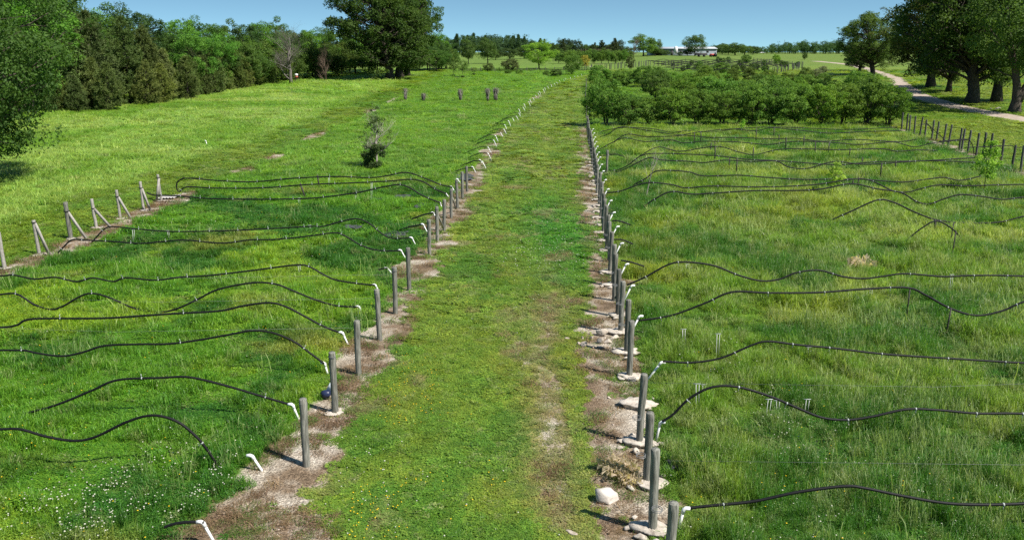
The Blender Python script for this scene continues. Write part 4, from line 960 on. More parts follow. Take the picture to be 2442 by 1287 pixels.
LH = [([(486, 1247), (455, 1246), (430, 1248), (410, 1252), (390, 1259)], 12.0, 0),
      ([(-170, 1008), (-60, 1018), (0, 1021), (50, 1022), (110, 1040), (175, 1051), (225, 1043), (290, 1012), (340, 995), (380, 994), (425, 1010), (470, 1047), (500, 1085), (520, 1120)], 14.5, .35),
      ([(695, 966), (620, 945), (540, 922), (450, 901), (380, 902), (280, 906), (220, 930), (140, 962), (62, 984)], 16.9, .35),
      ([(773, 867), (740, 843), (700, 815), (650, 795), (600, 790), (540, 800), (470, 812), (400, 820), (330, 820), (250, 823), (200, 838), (150, 847), (90, 840), (60, 834), (0, 834), (-120, 836)], 19.3, .4),
      ([(816, 795), (770, 778), (720, 752), (680, 732), (640, 723), (580, 730), (520, 742), (400, 748), (250, 757), (80, 760), (40, 775), (0, 781), (-120, 783)], 21.6, .4),
      ([(855, 732), (800, 729), (750, 715), (700, 695), (655, 678), (600, 675), (520, 690), (470, 714), (420, 736), (375, 743), (320, 733), (260, 708), (220, 699), (190, 707), (150, 730), (120, 738), (80, 727), (40, 703), (0, 703), (-110, 722)], 24.2, .5),
      ([(894, 680), (850, 676), (800, 668), (770, 655), (735, 636), (700, 633), (600, 645), (500, 656), (430, 660), (370, 667), (300, 662), (270, 671), (220, 663), (180, 672), (130, 662), (80, 666), (30, 656), (0, 658), (-110, 655)], 26.6, 1),
      ([(924, 640), (915, 640), (903, 643)], 28.7, 0),
      ([(955, 598), (900, 597), (860, 585), (820, 562), (795, 556), (730, 564), (650, 571), (600, 571), (530, 579), (440, 572), (380, 577), (330, 581), (260, 576), (200, 573), (172, 572), (150, 590), (130, 613)], 31.4, 1),
      ([(981, 567), (935, 568), (910, 557), (880, 533), (850, 522), (815, 528), (770, 540), (740, 540), (600, 547), (500, 551), (400, 552), (320, 546), (270, 541), (250, 545), (230, 565), (217, 581)], 33.7, 1),
      ([(1009, 535), (980, 540), (946, 551)], 36, 0),
      ([(1034, 507), (1010, 512), (980, 523)], 38.5, 0),
      ([(1050, 483), (1025, 474), (1000, 462), (975, 447), (950, 441), (910, 447), (850, 460), (760, 471), (700, 474), (600, 475), (500, 474), (430, 468), (390, 466), (365, 465), (350, 459)], 40.9, 1),
      ([(1064, 461), (1040, 452), (1010, 434), (980, 428), (930, 432), (850, 436), (730, 440), (660, 446), (600, 449), (510, 449), (445, 446), (428, 457), (421, 447), (424, 433), (440, 424)], 43.2, 1),
      ([(1079, 446), (1050, 440), (1020, 428), (985, 415), (960, 412), (920, 420), (880, 424), (800, 421), (700, 425), (600, 434), (520, 431), (450, 425), (432, 428)], 45.2, 1),
      ([(1128, 399), (1110, 401), (1086, 408)], 54, 0), ([(1146, 383), (1128, 384), (1112, 391)], 57.5, 0)]
RH = [([(1632, 1215), (1700, 1207), (1800, 1195), (1900, 1172), (2010, 1156), (2060, 1160), (2150, 1178), (2250, 1195), (2340, 1200), (2442, 1199), (2640, 1192)], 12.4, .35),
      ([(1580, 1006), (1605, 990), (1640, 955), (1680, 930), (1720, 920), (1770, 924), (1840, 945), (1900, 970), (1960, 993), (2020, 998), (2080, 990), (2160, 974), (2240, 977), (2330, 986), (2442, 988), (2620, 1000)], 15.5, 1.2),
      ([(1581, 862), (1650, 864), (1720, 852), (1790, 822), (1830, 812), (1900, 820), (1990, 829), (2090, 842), (2180, 850), (2300, 858), (2442, 866), (2600, 870)], 18.9, 1.0),
      ([(1522, 765), (1600, 752), (1680, 722), (1745, 695), (1830, 697), (1950, 697), (2060, 690), (2165, 687), (2210, 705), (2270, 737), (2330, 752), (2390, 740), (2442, 718), (2560, 690)], 22.3, .7),
      ([(1495, 680), (1540, 660), (1590, 632), (1630, 624), (1700, 632), (1760, 655), (1815, 669), (1860, 665), (1900, 650), (1955, 645), (2010, 660), (2060, 665), (2110, 659), (2160, 653), (2250, 659), (2310, 656), (2400, 656), (2560, 664)], 25.5, .7),
      ([(1481, 621), (1505, 625), (1536, 635)], 28.3, 0), ([(1464, 571), (1485, 572), (1510, 582)], 31.5, 0),
      ([(2160, 573), (2195, 545), (2232, 527), (2270, 545), (2302, 579)], 33.2, 0),
      ([(1459, 527), (1478, 527), (1503, 536)], 34.6, 0),
      ([(1975, 527), (2025, 505), (2090, 477), (2130, 482), (2180, 505), (2235, 525), (2300, 532), (2380, 530), (2442, 515), (2520, 500)], 37, .5),
      ([(1535, 492), (1560, 475), (1600, 457), (1650, 463), (1700, 461), (1800, 455), (1900, 454), (1960, 450), (2030, 438), (2090, 450), (2150, 460), (2185, 480), (2215, 487), (2250, 475), (2290, 464), (2340, 468), (2390, 475), (2442, 470), (2540, 466)], 41, .8),
      ([(1445, 460), (1480, 455), (1540, 436), (1600, 440), (1635, 448), (1700, 444), (1800, 446), (1900, 443), (1960, 438), (2030, 428), (2075, 430), (2130, 455), (2165, 458), (2200, 449), (2240, 441), (2300, 443), (2380, 441), (2520, 438)], 44.6, .8),
      ([(1510, 441), (1540, 425), (1570, 407), (1640, 410), (1680, 420), (1760, 418), (1830, 423), (1920, 428), (2000, 427), (2060, 428), (2150, 434), (2210, 427), (2250, 423), (2290, 430), (2340, 420)], 48, .6),
      ([(1440, 417), (1480, 407), (1520, 388), (1550, 376), (1580, 382), (1640, 385), (1680, 388), (1730, 382), (1790, 385), (1850, 384), (1880, 398), (1925, 402), (1990, 386), (2060, 392), (2160, 386), (2330, 376)], 52, .6),
      ([(1440, 410), (1475, 404), (1500, 392), (1530, 371), (1575, 366), (1700, 371), (1780, 380), (1850, 383), (1990, 393), (2060, 388), (2120, 385), (2240, 384), (2330, 388)], 54.5, .6),
      ([(1432, 373), (1470, 368), (1510, 385), (1530, 370), (1570, 351), (1620, 361), (1680, 352), (1720, 350), (1760, 362), (1800, 369), (1850, 358), (1900, 355), (2000, 357), (2100, 355), (2140, 361), (2190, 358), (2235, 359)], 61, .6),
      ([(1430, 356), (1460, 340), (1490, 329), (1540, 338), (1600, 334), (1630, 341), (1680, 337), (1760, 339), (1830, 345), (1870, 340), (1920, 337), (2000, 341), (2050, 345), (2130, 339), (2180, 350), (2230, 340), (2310, 333)], 65, .6),
      ([(1430, 360), (1455, 348), (1475, 330), (1500, 320), (1540, 326), (1600, 325), (1640, 323), (1690, 328), (1740, 328), (1850, 331), (1900, 330), (1960, 337), (2040, 333), (2140, 338), (2185, 332)], 68, .6),
      ([(1420, 330), (1450, 320), (1480, 303), (1530, 309), (1570, 315), (1620, 322), (1660, 316), (1740, 308), (1800, 312), (1840, 305), (1900, 310), (1980, 318), (2060, 314), (2150, 312)], 74, .5),
      ([(1420, 318), (1455, 309), (1500, 304), (1560, 308), (1600, 316), (1640, 312), (1700, 315), (1760, 307), (1840, 303), (1930, 306), (2020, 309), (2140, 303)], 78, .3)]
for lst, grp, side in ((LH, HL, 'left'), (RH, HR, 'right')):
    n = m_ = 0
    for (px, d, ti) in lst:
        if len(px) <= 5: m_ += 1; lab = f'short black hose length, {nth(m_)} of the short ones from the camera, {side} of the lane'
        else: n += 1; lab = f'long wavy black hose, {nth(n)} of the long ones from the camera, {side} of the lane'
        hose(px, d, lab, grp, .027 if d < 20 else (.030 if d < 36 else .036), ti)
# hose loops hung on the boundary posts
for i, (px, d) in enumerate((([(2240, 337), (2300, 332), (2312, 336), (2320, 352), (2322, 376)], 61), ([(2300, 352), (2370, 349), (2410, 347), (2420, 352), (2460, 349)], 57), ([(2190, 300), (2208, 296), (2220, 305), (2224, 322)], 76), ([(2205, 290), (2225, 308), (2260, 340)], 70))):
    hose(px, d, f'black hose looped over the boundary posts of the right lawn, {nth(i + 1)} of four', 'hoses on the boundary posts', .030)

# stakes that hold the hoses up, and clear plastic plant tags
def stake(u0, v0, u1, v1, lab, mat, grp, r=.018, nm='stake'):
    p = at(u1, v1); q = on_row(u0, v0, p.y); b = MB(); t = q - p
    b.tube([t*-.12, t*.5, t], r*(1.2 if p.y < 36 else 2.3), 6)
    return tag(obj(nm, b.mesh(nm, mat), None, p), lab, nm, grp)
ST = [(2230, 524, 2231, 556), (2275, 530, 2266, 580), (2280, 550, 2268, 625), (2170, 688, 2162, 757), (2268, 735, 2255, 805), (2048, 423, 2045, 450), (2035, 430, 2032, 445), (2103, 388, 2099, 427), (2137, 383, 2134, 413), (2057, 375, 2055, 398), (1740, 377, 1738, 405), (1758, 377, 1756, 420), (1706, 348, 1704, 395), (1696, 340, 1694, 368), (1705, 338, 1703, 352), (1672, 316, 1671, 341), (1797, 352, 1795, 384), (2028, 353, 2024, 377), (1978, 340, 1975, 369), (1945, 338, 1943, 370), (1918, 325, 1916, 356), (1875, 328, 1873, 362), (1858, 322, 1857, 340), (1804, 306, 1802, 340), (1846, 305, 1845, 328), (1656, 316, 1655, 345), (757, 417, 762, 450), (716, 437, 730, 478)]
ST.sort(key=lambda q: -q[3])
for i, q in enumerate(ST): stake(*q, (f'thin dark stake under a hose, {nth(i + 1)} of the stakes counting away from the camera'), M_IRON, 'hose stakes')
TG = [(1660, 915, 1660, 990), (1676, 917, 1674, 965), (1710, 796, 1707, 872), (1628, 785, 1628, 842), (1927, 828, 1929, 862), (1852, 955, 1850, 990), (1832, 952, 1826, 1002), (1923, 952, 1918, 995), (2268, 655, 2264, 702), (2075, 690, 2073, 722), (1638, 630, 1636, 645), (711, 634, 714, 652), (885, 437, 885, 487), (847, 462, 848, 482), (783, 423, 785, 446), (737, 537, 738, 556), (398, 550, 404, 572), (316, 548, 318, 582), (712, 472, 713, 494)]
TG.sort(key=lambda q: -q[3])
for i, q in enumerate(TG):
    p = at(q[2], q[3]); t = on_row(q[0], q[1], p.y) - p; b = MB(); w2 = .10
    b.tube([t*-.1, t], .008, 5); b.tube([t + Vector((.07, 0, -.02)), t*.25 + Vector((.06, 0, 0))], .007, 5)
    o_ = tag(obj('plant_marker', b.mesh('plant_marker', M_TAG), None, p), f'thin clear plastic plant marker with a crossbar, {nth(i + 1)} of its kind from the camera', 'marker', 'plant markers in the weeds')
    b = MB(); b.box(t + Vector((.02, 0, .006)), (w2*.8, .010, .006)); obj('crossbar', b.mesh('crossbar', M_TIE), o_)
# a few taut wires of the trellis
for i, (d, z, side) in enumerate(((12.4, 1.35, 1), (15.6, 1.4, 1), (19.3, 1.3, -1), (21.8, 1.3, -1), (24.3, 1.3, -1))):
    x0 = float(xr(d)) + .1 if side > 0 else float(xl(d)) - .1
    b = MB(); b.tube([(0, 0, 0), (side*6, .15, -.16), (side*13, .4, 0)], .0022, 4)
    tag(obj('trellis_wire', b.mesh('trellis_wire', M_WIRE), None, (x0, d, z)), f'thin taut trellis wire, {nth(i + 1 if side > 0 else i - 1)} from the camera {"right" if side > 0 else "left"} of the lane', 'wire', 'trellis wires')

# ------------------------------------------------------------------ rocks, cloth, small things by the rows
def rock(u, v, r, seed, lab, rz=0, grp=None, mat=None):
    p = at(u, v); o_ = obj('rock', stone_mb(seed, r, 3, .32, r[2]*.5).mesh('rock', mat or M_ROCK), None, p + Vector((0, 0, r[2]*.32)), (0, 0, rz)); return tag(o_, lab, 'rock', grp)
rock(1449, 1190, (.27, .20, .26), 3, 'large pale limestone block with dark seams alone in the dry grass', .2, None, surf('pale_limestone', [(.30, (.07, .05, .045)), (.40, (.42, .37, .33)), (.8, (.62, .58, .53))], 3.5, (1, 1, 1), .95, .15, .9, .03, .05))
PILE = [(1434, 800, (.13, .10, .11), 'tan rounded rock at the back of the rock pile beside the right post row'), (1465, 806, (.15, .09, .06), 'flat pale slab of the rock pile nearest the posts'), (1429, 818, (.10, .08, .09), 'whitest stone in the middle of the rock pile'), (1449, 818, (.09, .07, .08), 'bright stone right of the whitest one in the rock pile'), (1393, 826, (.085, .07, .07), 'small tan stone at the left front of the rock pile'), (1389, 808, (.06, .05, .05), 'pebble-sized stone at the back left of the rock pile'), (1352, 808, (.10, .06, .04), 'flat stone farthest into the grass lane from the rock pile'), (1412, 808, (.06, .05, .04), 'small low stone between the pile and the tan stone'), (1431, 829, (.10, .06, .04), 'flat stone at the front of the rock pile'), (1380, 820, (.05, .05, .04), 'tiny brown stone left of the rock pile'), (1415, 829, (.06, .04, .03), 'thin sliver of stone at the front edge of the rock pile')]
for i, (u, v, r, lab) in enumerate(PILE): rock(u, v, tuple(q*1.75 for q in r), 10 + i, lab, i*1.1, 'rock pile beside the right posts')
for i, (u, v, r, lab) in enumerate(((1452, 949, (.06, .05, .05), 'small pale round stone on the bare strip left of the postless collar'), (1507, 1040, (.13, .11, .10), 'pale knobbly stone propped against the third near post'), (1480, 1070, (.10, .07, .06), 'tan stone beside the shadow of a near right post'), (1440, 762, (.06, .05, .04), 'small stone on the bare strip before the rock pile'), (1365, 1270, (.07, .16, .03), 'thin pale streak of stone showing in the lane grass'), (1640, 1262, (.12, .14, .07), 'pale slab behind the nearest right riser'), (1612, 1060, (.14, .09, .04), 'flat reddish stone in the bare ground right of the posts'))): rock(u, v, r, 30 + i, lab, .3*i)
rr = np.random.default_rng(15)
def cloth(u, v, rx, ry, seed, lab):
    p = at(u, v); r = np.random.default_rng(seed); n = 14; V = []; F = []
    for i in range(n):
        for j in range(n):
            a, c = (i/(n - 1) - .5)*2, (j/(n - 1) - .5)*2
            x, y = a*rx*(1 + .15*math.sin(c*5 + seed)), c*ry*(1 + .2*math.sin(a*4 + seed*2)); V.append((x, y, .06 + .09*float(fbm(np.array([x*4 + seed]), np.array([y*4]), seed, 3)[0])))
    for i in range(n - 1):
        for j in range(n - 1): F.append((i*n + j, (i + 1)*n + j, (i + 1)*n + j + 1, i*n + j + 1))
    b = MB(); b.add(V, F); o_ = obj('weed_cloth', smooth_me(b.mesh('weed_cloth', M_DARKFAB)), None, p); md = o_.modifiers.new('thick', 'SOLIDIFY'); md.thickness = .012
    return tag(o_, lab, 'weed cloth', 'torn weed cloth')
for i, (u, v, rx, ry, lab) in enumerate(((1018, 492, .55, 1.0, 'crumpled black weed cloth beside the far left posts'), (942, 562, .5, .5, 'small patch of black weed cloth where a hose dips left of the lane'), (748, 822, .22, .4, 'torn scrap of black weed cloth beside the fourth left hose'), (1105, 425, .6, 1.2, 'strip of black weed cloth at the far end of the left post row'), (1454, 505, .3, .8, 'black weed cloth showing behind the right post row'), (1604, 1110, .10, .3, 'frayed dark weed cloth behind the nearest right posts'), (1428, 432, .25, .6, 'faint weed cloth behind the far right posts'))): cloth(u, v, rx, ry, 60 + i, lab)
for i, (u, v, lab) in enumerate(((893, 475, 'dark ring of weed cloth half hidden in grass near a hose'), (960, 471, 'dark weed cloth ring closest to the left posts'), (918, 492, 'dark weed cloth ring in front of the other rings'), (840, 545, 'dark weed cloth ring beside the hump of a hose'))): cloth(u, v, .42, .4, 75 + i, lab)
# solar lamp at the third left post
p = at(783, 952); t = thing('solar_lamp', 'small dark lamp with a white tilted solar panel behind the left post', 'lamp', p)
b = MB(); b.tube([(0, 0, -.1), (0, 0, .12)], .02, 8); obj('stem', b.mesh('stem', M_IRON), t)
b = MB(); b.tube([(-.14, 0, .13), (-.05, 0, .15), (.03, 0, .15), (.06, 0, .15)], [.085, .095, .08, .05], 12); obj('lamp_head', b.mesh('lamp_head', surf('navy_plastic', [(.3, (.012, .018, .045)), (.7, (.022, .03, .07))], 5, bmp=0, rough=.35)), t)
b = MB(); b.box((.08, .02, .27), (.09, .012, .17), Matrix.Rotation(.5, 3, 'Y') @ Matrix.Rotation(.3, 3, 'X')); obj('solar_panel', b.mesh('solar_panel', surf('pale_panel', [(.3, (.50, .54, .58)), (.7, (.62, .66, .70))], 5, bmp=0, rough=.3)), t)
p = at(495, 352); o_ = riser('white pipe stub standing alone in the tall meadow grass', p, .55, -1, .15)
# shaggy stumps in the left field
def shag(seed, H, wd):
    r = np.random.default_rng(seed); T = MB(); S = MB()
    T.tube([(0, 0, -.1), (.02, 0, H*.3), (-.02, .02, H*.65), (0, 0, H*.92)], [wd*1.1, wd, wd*.95, wd*.7], 10, True, .15, random.Random(seed))
    for k in range(150):
        z = H*r.uniform(.3, 1.0); a = r.uniform(0, 6.28); L = r.uniform(.25, .6)*(1.7 if z > H*.75 else 1); o_ = wd*.9; e = o_ + L*r.uniform(.15, .55 if z > H*.7 else .25)
        ca, sa = math.cos(a), math.sin(a); w_ = .02 + .012*r.random()
        S.add([(ca*o_ + sa*w_, sa*o_ - ca*w_, z), (ca*o_ - sa*w_, sa*o_ + ca*w_, z), (ca*e - sa*w_, sa*e + ca*w_, z + L*.12), (ca*e + sa*w_, sa*e - ca*w_, z + L*.12), (ca*(e + .03) + sa*w_*.4, sa*(e + .03) - ca*w_*.4, z - L*.7), (ca*(e + .03) - sa*w_*.4, sa*(e + .03) + ca*w_*.4, z - L*.7)], [(0, 1, 2, 3), (3, 2, 5, 4)], r.random())
    return T, S
M_SHAG = leafmat('dead_frond', (.150, .140, .122), trans=.1, rough=.8, spec=.1)
for i, (u, v, v0, wd, lab) in enumerate(((967, 242, 214, .15, 'shaggy dead palm stump in the left field, leftmost of five'), (1010, 243, 224, .13, 'shortest shaggy palm stump, second of five from the left'), (1098, 243, 215, .15, 'middle shaggy palm stump of the five in the left field'), (1163, 243, 213, .14, 'slender shaggy palm stump beside the bushiest one'), (1182, 242, 212, .20, 'bushiest shaggy palm stump, rightmost of five'))):
    p = at(u, v); T, S = shag(90 + i, (height_at(u, v0, p.y) - p.z)*1.08, wd*1.15); t = thing('palm_stump', lab, 'palm stump', p, 0, 'shaggy stumps in the left field'); obj('trunk', T.mesh('trunk', M_BARK), t); obj('dead_fronds', S.mesh('dead_fronds', M_SHAG), t)
# potted young trees by the netting fence
POTT = tree_kind(*broadleaf(310, 4.2, 1.3, .35, 26, 60, .2, .05, (.26, .42), limbs=.9))
for i, (u, v, v0, col, lab) in enumerate(((1081, 184, 147, (.06, .105, .03), 'airy young tree in a black pot, leftmost of the three pots'), (1104, 187, 143, (.062, .11, .03), 'tallest airy young tree in a black pot, middle of the three'), (1130, 181, 160, (.07, .11, .035), 'smallest shrub in a black pot, rightmost of the three pots'))):
    p = at(u, v); s_ = (height_at(u, v0, p.y) - p.z)/4.2; t = put_tree('potted_tree', POTT, lab, 'potted tree', p, s_, i, col)
    b = MB(); b.tube([(0, 0, 0), (0, 0, .5/s_), (0, 0, .55/s_)], [.33/s_, .42/s_, .44/s_], 14); obj('pot', b.mesh('pot', M_HOSE), t)
# game feeder at the wood's edge
p = at(708, 199); t = thing('game_feeder', 'red and white game feeder on slanting legs at the edge of the left wood', 'feeder', p)
b = MB(); b.tube([(0, 0, 1.15), (0, 0, 1.55)], [.33, .33], 12); obj('barrel', b.mesh('barrel', surf('red_paint', [(.3, (.30, .06, .04)), (.7, (.42, .10, .07))], 4, bmp=0, rough=.5)), t)
b = MB(); b.tube([(0, 0, 1.55), (0, 0, 1.9), (0, 0, 1.98)], [.35, .35, .1], 12); obj('lid', b.mesh('lid', M_PVC), t)
for k in range(3):
    a = 2.1*k + .4; b = MB(); b.tube([(.28*math.cos(a), .28*math.sin(a), 1.25), (.75*math.cos(a), .75*math.sin(a), -.05)], .03, 6); obj('leg', b.mesh('leg', M_IRON), t)

# ------------------------------------------------------------------ far netting fence, fenced block, barn and yard
M_NET = surf('dark_netting', [(.3, (.018, .017, .016)), (.7, (.05, .045, .04))], 4, rough=.9, bmp=.3)
t = thing('netting_fence', 'low dark netting fence crossing behind the left field', 'fence', on(-14, 236))
b = MB()
for x in np.arange(-15, 24, 1.5):
    q0 = Vector(on(x, 236 + .2*(x + 14)*.3)) - t.location; q1 = Vector(on(x + 1.5, 236 + .2*(x + 15.5)*.3)) - t.location; hh = .8 + .2*vnoise(np.array([x/2.]), np.array([0.]), 3)[0]
    for (z0, z1) in ((.05, .3), (.45, .62), (.8, .95)): b.box(((q0 + q1)/2 + Vector((0, 0, (z0 + z1)/2*hh/.9)))[:], (.76, .06, (z1 - z0)/2))
obj('netting', b.mesh('netting', M_NET), t)
fp = post_mb(1.3, .09, 70).mesh('post', M_POSTD)
for x in np.arange(-14, 24, 2.6): obj('post', fp, t, Vector(on(x, 236 + .06*(x + 14))) - t.location)
FP = [post_mb(1.85, .10, 80 + s).mesh('fence_post', M_POSTD) for s in range(2)]
def post_line(A, B, n_, lab, grp, hs=(.9, 1.1), jit=.4):
    for i in range(n_):
        f = i/(n_ - 1); x, y = lerp(A[0], B[0], f) + r_.uniform(-jit, jit), lerp(A[1], B[1], f) + r_.uniform(-jit, jit)*2
        tag(obj('fence_post', FP[i % 2], None, on(x, y), (r_.uniform(-.04, .04), r_.uniform(-.04, .04), 0), (1, 1, r_.uniform(*hs))), lab.format(nth(i + 1)), 'post', grp)
a0, a1, b0, b1 = at(1396, 171), at(1545, 158), at(1835, 181), at(1915, 163)
post_line(a0, a1, 34, 'thin dark post in the front fence of the far block, {} from the lane', 'front fence of the far block', (.9, 1.15))
post_line(a1, at(1648, 157), 14, 'thin dark post continuing the far block fence, {} after its bend', 'front fence of the far block')
post_line(b0, b1, 20, 'dark post on the right side of the far block, {} counting into the distance', 'right fence of the far block', (.95, 1.2))
post_line(b1, at(1800, 150), 16, 'dark post along the back of the far block, {} from its right corner', 'back fence of the far block')
for k, y in enumerate(np.linspace(222, 318, 13)):
    x0 = lerp(40, 48, k/12) + 3; x1 = lerp(64, 98, min(k/8, 1)); P = []
    for x in np.arange(x0, x1, 1.6): P.append(Vector((x, y, float(gz(x, y)) + 1.0 + .35*math.sin(x*.7 + k) + r_.uniform(-.12, .12))))
    b = MB(); b.tube([q - P[0] for q in spline(P, 3)], .085, 5); tag(obj('irrigation_hose', b.mesh('irrigation_hose', M_HOSE), None, P[0]), f'dark hose line across the far fenced block, {nth(k + 1)} line from its near side', 'hose', 'hose lines of the far block')
    for j in range(6):
        x = r_.uniform(x0, x1); o_ = obj('fence_post', FP[j % 2], None, on(x, y + .2), (r_.uniform(-.05, .05), r_.uniform(-.05, .05), 0), (.6, .6, r_.uniform(.6, .95))); tag(o_, 'thin dark post among the hose lines inside the far fenced block', 'post', 'posts inside the far block')
# barn
Y = 462; X0, X1 = (1548 - CX)/FPX*Y*.968, (1700 - CX)/FPX*Y*.968; zb = float(gz((X0 + X1)/2, Y)) - .3
t = thing('barn', 'long low grey metal barn with a pale roof on the far ridge', 'barn', ((X0 + X1)/2, Y, zb))
M_MET = surf('ribbed_metal', [(.3, (.21, .24, .28)), (.7, (.29, .32, .37))], 1.2, (6, 1, .2), .5, .5, .3, .05); M_ROOF = surf('pale_roof', [(.3, (.30, .32, .35)), (.7, (.40, .42, .45))], .8, (5, 1, 1), .4, .5, .2, .05)
hw = (X1 - X0)/2; b = MB(); hd = 8
b.add([(-hw, -hd, 0), (hw, -hd, 0), (hw, hd, 0), (-hw, hd, 0), (-hw, -hd, 3.6), (hw, -hd, 3.6), (hw, hd, 3.6), (-hw, hd, 3.6), (-hw, 0, 4.5), (hw, 0, 4.5)], [(0, 1, 5, 4), (2, 3, 7, 6), (3, 0, 4, 8, 7), (1, 2, 6, 9, 5)])
obj('wall', b.mesh('wall', M_MET), t)
b = MB()
for s in (-1, 1): b.add([(-hw - .3, s*(hd + .5), 3.6), (hw + .3, s*(hd + .5), 3.6), (hw + .3, 0, 4.55), (-hw - .3, 0, 4.55), (-hw - .3, s*(hd + .5), 3.75), (hw + .3, s*(hd + .5), 3.75), (hw + .3, 0, 4.68), (-hw - .3, 0, 4.68)], [(0, 1, 2, 3), (4, 7, 6, 5), (0, 4, 5, 1), (0, 3, 7, 4), (1, 5, 6, 2)])
obj('roof', b.mesh('roof', M_ROOF), t)
M_DOOR = surf('dark_opening', [(.3, (.03, .03, .032)), (.7, (.06, .06, .06))], 2, bmp=0)
for (x, wd) in ((-hw*.78, 3.6), (-hw*.38, 1.2)): b = MB(); b.box((x, -hd - .04, 1.5), (wd/2, .04, 1.5)); obj('door', b.mesh('door', M_DOOR), t)
for x in (-hw*.1, hw*.72): b = MB(); b.box((x, -hd - .04, 2.2), (.6, .04, .5)); obj('window', b.mesh('window', M_DOOR), t)
X = (1610 - CX)/FPX*450*.968; t = thing('feed_silo', 'slim white silo standing before the barn wall', 'silo', on(X, 449)); b = MB(); b.tube([(0, 0, 1.2), (0, 0, 2.0), (0, 0, 4.2), (0, 0, 4.8)], [.35, 1.0, 1.0, .2], 14); obj('tank', b.mesh('tank', M_PVC), t)
for k in range(4): a = k*1.57 + .8; b = MB(); b.tube([(.9*math.cos(a), .9*math.sin(a), -.2), (.9*math.cos(a), .9*math.sin(a), 2.2)], .06, 5); obj('leg', b.mesh('leg', M_PVC), t)
def pole(u, v, v0, tilt, lab, r=.14):
    p = at(u, v); h_ = height_at(u, v0, p.y) - p.z; b = MB(); b.tube([(0, 0, -.3), (tilt*h_*.5, 0, h_*.5), (tilt*h_, 0, h_)], [r, r*.9, r*.7], 8)
    return tag(obj('utility_pole', b.mesh('utility_pole', M_POSTD), None, p), lab, 'pole')
pole(1865, 139, 95, .06, 'tall dark leaning utility pole on the far right pasture', .22); pole(1574, 136, 101, 0, 'thin dark utility pole behind the left end of the barn', .16)
# yard machinery and gate shelter
M_RED = surf('faded_red', [(.3, (.30, .045, .045)), (.7, (.42, .08, .07))], 3, bmp=0, rough=.5)
X = (1700 - CX)/FPX*420*.968; t = thing('tractor', 'small faded red tractor parked right of the barn', 'tractor', on(X, 420), .3)
b = MB(); b.box((-.6, 0, 1.1), (1.0, .42, .38)); b.box((-1.7, 0, .9), (.25, .3, .2)); obj('hood', b.mesh('hood', M_RED), t)
b = MB(); b.box((.9, 0, 1.15), (.5, .6, .3)); b.box((1.2, 0, 1.7), (.12, .4, .4)); obj('seat', b.mesh('seat', M_IRON), t)
for (x, y, r0) in ((1.0, -.85, .75), (1.0, .85, .75), (-1.2, -.7, .42), (-1.2, .7, .42)): b = MB(); b.tube([(x, y - .18, r0), (x, y + .18, r0)], r0, 16); obj('wheel', b.mesh('wheel', M_HOSE), t)
X = (1672 - CX)/FPX*420*.968; t = thing('flatbed_trailer', 'low dark flatbed trailer parked between the barn and the red tractor', 'trailer', on(X, 420))
b = MB(); b.box((0, 0, .95), (3.2, 1.0, .10)); b.box((0, .98, 1.4), (3.2, .05, .35)); obj('bed', b.mesh('bed', M_IRON), t)
for x in (-1.2, 1.4):
    for y in (-.95, .95): b = MB(); b.tube([(x, y - .12, .45), (x, y + .12, .45)], .45, 14); obj('wheel', b.mesh('wheel', M_HOSE), t)
p = at(1812, 135); t = thing('gate_shelter', 'small white-topped shelter on posts on the far pasture', 'shelter', p)
k = p.y/300
b = MB(); b.box((0, 0, 2.5*k), (1.5*k, .9*k, .12*k)); b.box((0, 0, 2.75*k), (1.0*k, .6*k, .15*k)); obj('roof', b.mesh('roof', M_PVC), t)
for (x, y) in ((-1.2, -.7), (1.2, -.7), (-1.2, .7), (1.2, .7)): b = MB(); b.tube([(x*k, y*k, -.2), (x*k, y*k, 2.45*k)], .1*k, 6); obj('post', b.mesh('post', M_IRON), t)
# long rack frame before the cedars
Y = 385; X0, X1 = (1376 - CX)/FPX*Y*.968, (1456 - CX)/FPX*Y*.968; zb = float(gz(X0, Y)); t = thing('rack_frame', 'long dark trellis rack standing above the hedge before the cedars', 'rack', (X0, Y, zb)); hz = height_at(1376, 118, Y) - zb
b = MB()
for z in (hz, hz - .55): b.tube([(0, 0, z), (X1 - X0, 0, z)], .07, 5)
obj('rail', b.mesh('rail', M_BARKRED), t)
for x in np.linspace(0, X1 - X0, 9): b = MB(); b.tube([(x, 0, -.2), (x, 0, hz + .1)], .07, 5); obj('upright', b.mesh('upright', M_BARKRED), t)

# dry clumps and scraps
def dry_clump(u, v, R, H, n, lab, seed):
    p = at(u, v); r = np.random.default_rng(seed); b = MB()
    for i in range(n):
        a = r.uniform(0, 6.28); q = R*math.sqrt(r.random())*.6; d = r.uniform(0, 6.28); L = H*r.uniform(.5, 1.2); w_ = .004; x, y = q*math.cos(a), q*math.sin(a); e = L*r.uniform(.2, .9)
        px, py = -math.sin(d)*w_, math.cos(d)*w_; cx2, cy2 = x + math.cos(d)*e*.45, y + math.sin(d)*e*.45; ex, ey = x + math.cos(d)*e, y + math.sin(d)*e
        b.add([(x - px, y - py, 0), (x + px, y + py, 0), (cx2 + px, cy2 + py, L*.75), (cx2 - px, cy2 - py, L*.75), (ex + px*.4, ey + py*.4, L*r.uniform(.5, 1.0)), (ex - px*.4, ey - py*.4, L*r.uniform(.5, 1.0))], [(0, 1, 2, 3), (3, 2, 4, 5)], r.random())
    tag(obj('dry_clump', b.mesh('dry_clump', M_STRAW), None, p), lab, 'dry clump')
M_STRAW = leafmat('straw', (.52, .43, .32), trans=.5, rough=.7, spec=.1)
dry_clump(1478, 1128, .50, .26, 620, 'feathery tan clump of dead grass beside the nearest right posts', 1)
dry_clump(1500, 1150, .35, .22, 260, 'smaller flattened tuft of dead grass at the foot of the second near right post', 2)
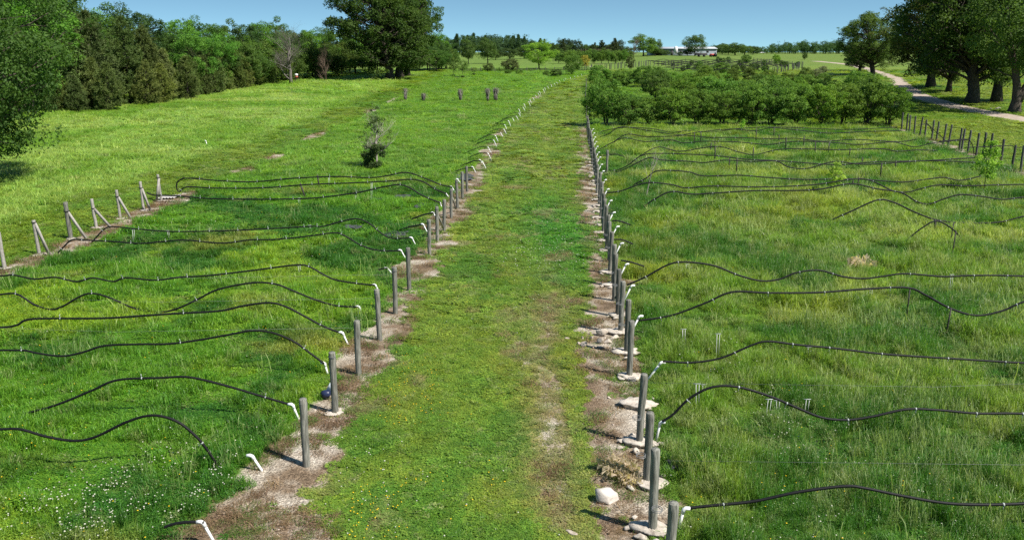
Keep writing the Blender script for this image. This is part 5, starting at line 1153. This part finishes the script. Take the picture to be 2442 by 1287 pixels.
dry_clump(2052, 650, .35, .6, 150, 'brown dead clump standing in the middle of the right green block', 3)
p = at(402, 474); V = []; F = []
for i in range(25):
    for j in range(2): V.append(((i/24 - .5)*.9, (j - .5)*.9 + (i/24)*.25, .10 + .03*math.sin(i*1.6)))
F = [(2*i, 2*i + 1, 2*i + 3, 2*i + 2) for i in range(24)]
b = MB(); b.add(V, F); o_ = obj('metal_sheet', b.mesh('metal_sheet', surf('grey_sheet', [(.3, (.22, .21, .20)), (.7, (.36, .35, .33))], 3, bmp=0)), None, p); md = o_.modifiers.new('thick', 'SOLIDIFY'); md.thickness = .006
tag(o_, 'grey corrugated sheet lying at the farthest braced end post', 'metal sheet')

# more growth round the barn and on the far ridge
FR = ['right of the rack frame', 'behind the bare brown tree', 'beside the bare brown tree', 'just left of the barn', 'before the left barn wall', 'smallest at the silo foot', 'before the right barn wall', 'first right of the barn tree', 'second right of the barn tree', 'just left of the paired oaks', 'right of the paired oaks', 'behind the left part of the rack frame', 'left of the rack frame', 'behind the middle of the rack frame', 'behind the right part of the rack frame', 'behind the bright pointed tree', 'left of the bright pointed tree', 'left beside the round tree before the skyline wood']
n = 0
for (u, y, v0, wd, k) in ((1420, 420, 108, 40, 'r0'), (1452, 430, 104, 44, 'r2'), (1478, 425, 108, 36, 'l1'), (1496, 415, 112, 34, 'r1'), (1588, 440, 121, 22, 'r2'), (1622, 438, 124, 16, 'r0'), (1640, 440, 118, 26, 'r1'), (1690, 470, 112, 34, 'r0'), (1706, 478, 110, 30, 'r2'), (1736, 482, 110, 34, 'r1'), (1795, 480, 110, 30, 'r0'), (1340, 400, 106, 44, 'l0'), (1312, 395, 104, 40, 'r1'), (1365, 410, 104, 44, 'l3'), (1395, 412, 106, 38, 'r0'), (1250, 380, 112, 46, 'r2'), (1215, 370, 116, 44, 'r0'), (1182, 360, 118, 40, 'r1')):
    n += 1; ftree('leafy_tree', f'dark leafy tree on the far ridge, {FR[n - 1]}', u, 131, v0, wd, k, vary((.030, .058, .020), RN), y=y)
n = 0
for u in range(1325, 1500, 19):
    n += 1; ftree('hedge_shrub', f'taller shrub behind the hedge at the lane end, {nth(n)} from its left end', u, 150, 117 + RN.uniform(-2, 5), 30, 'r%d' % (n % 3), vary((.040, .080, .022), RN), 'shrub', y=345, group='back of the hedge')
n = 0
for k in range(22):
    x, y = RN.uniform(44, 96), RN.uniform(225, 330)
    if x > 50 + (y - 215)*.7 + 8: x = 50 + RN.uniform(0, 20)
    n += 1; h_ = RN.uniform(1.2, 2.6); put_tree('vine', BUSH[k % 5], 'small shrub or vine growing along a hose line inside the far fenced block', 'vine', on(x, y), (h_/4*.8, h_/4*.8, h_/4), None, vary((.045, .085, .026), RN, .3), 'plants inside the far block')
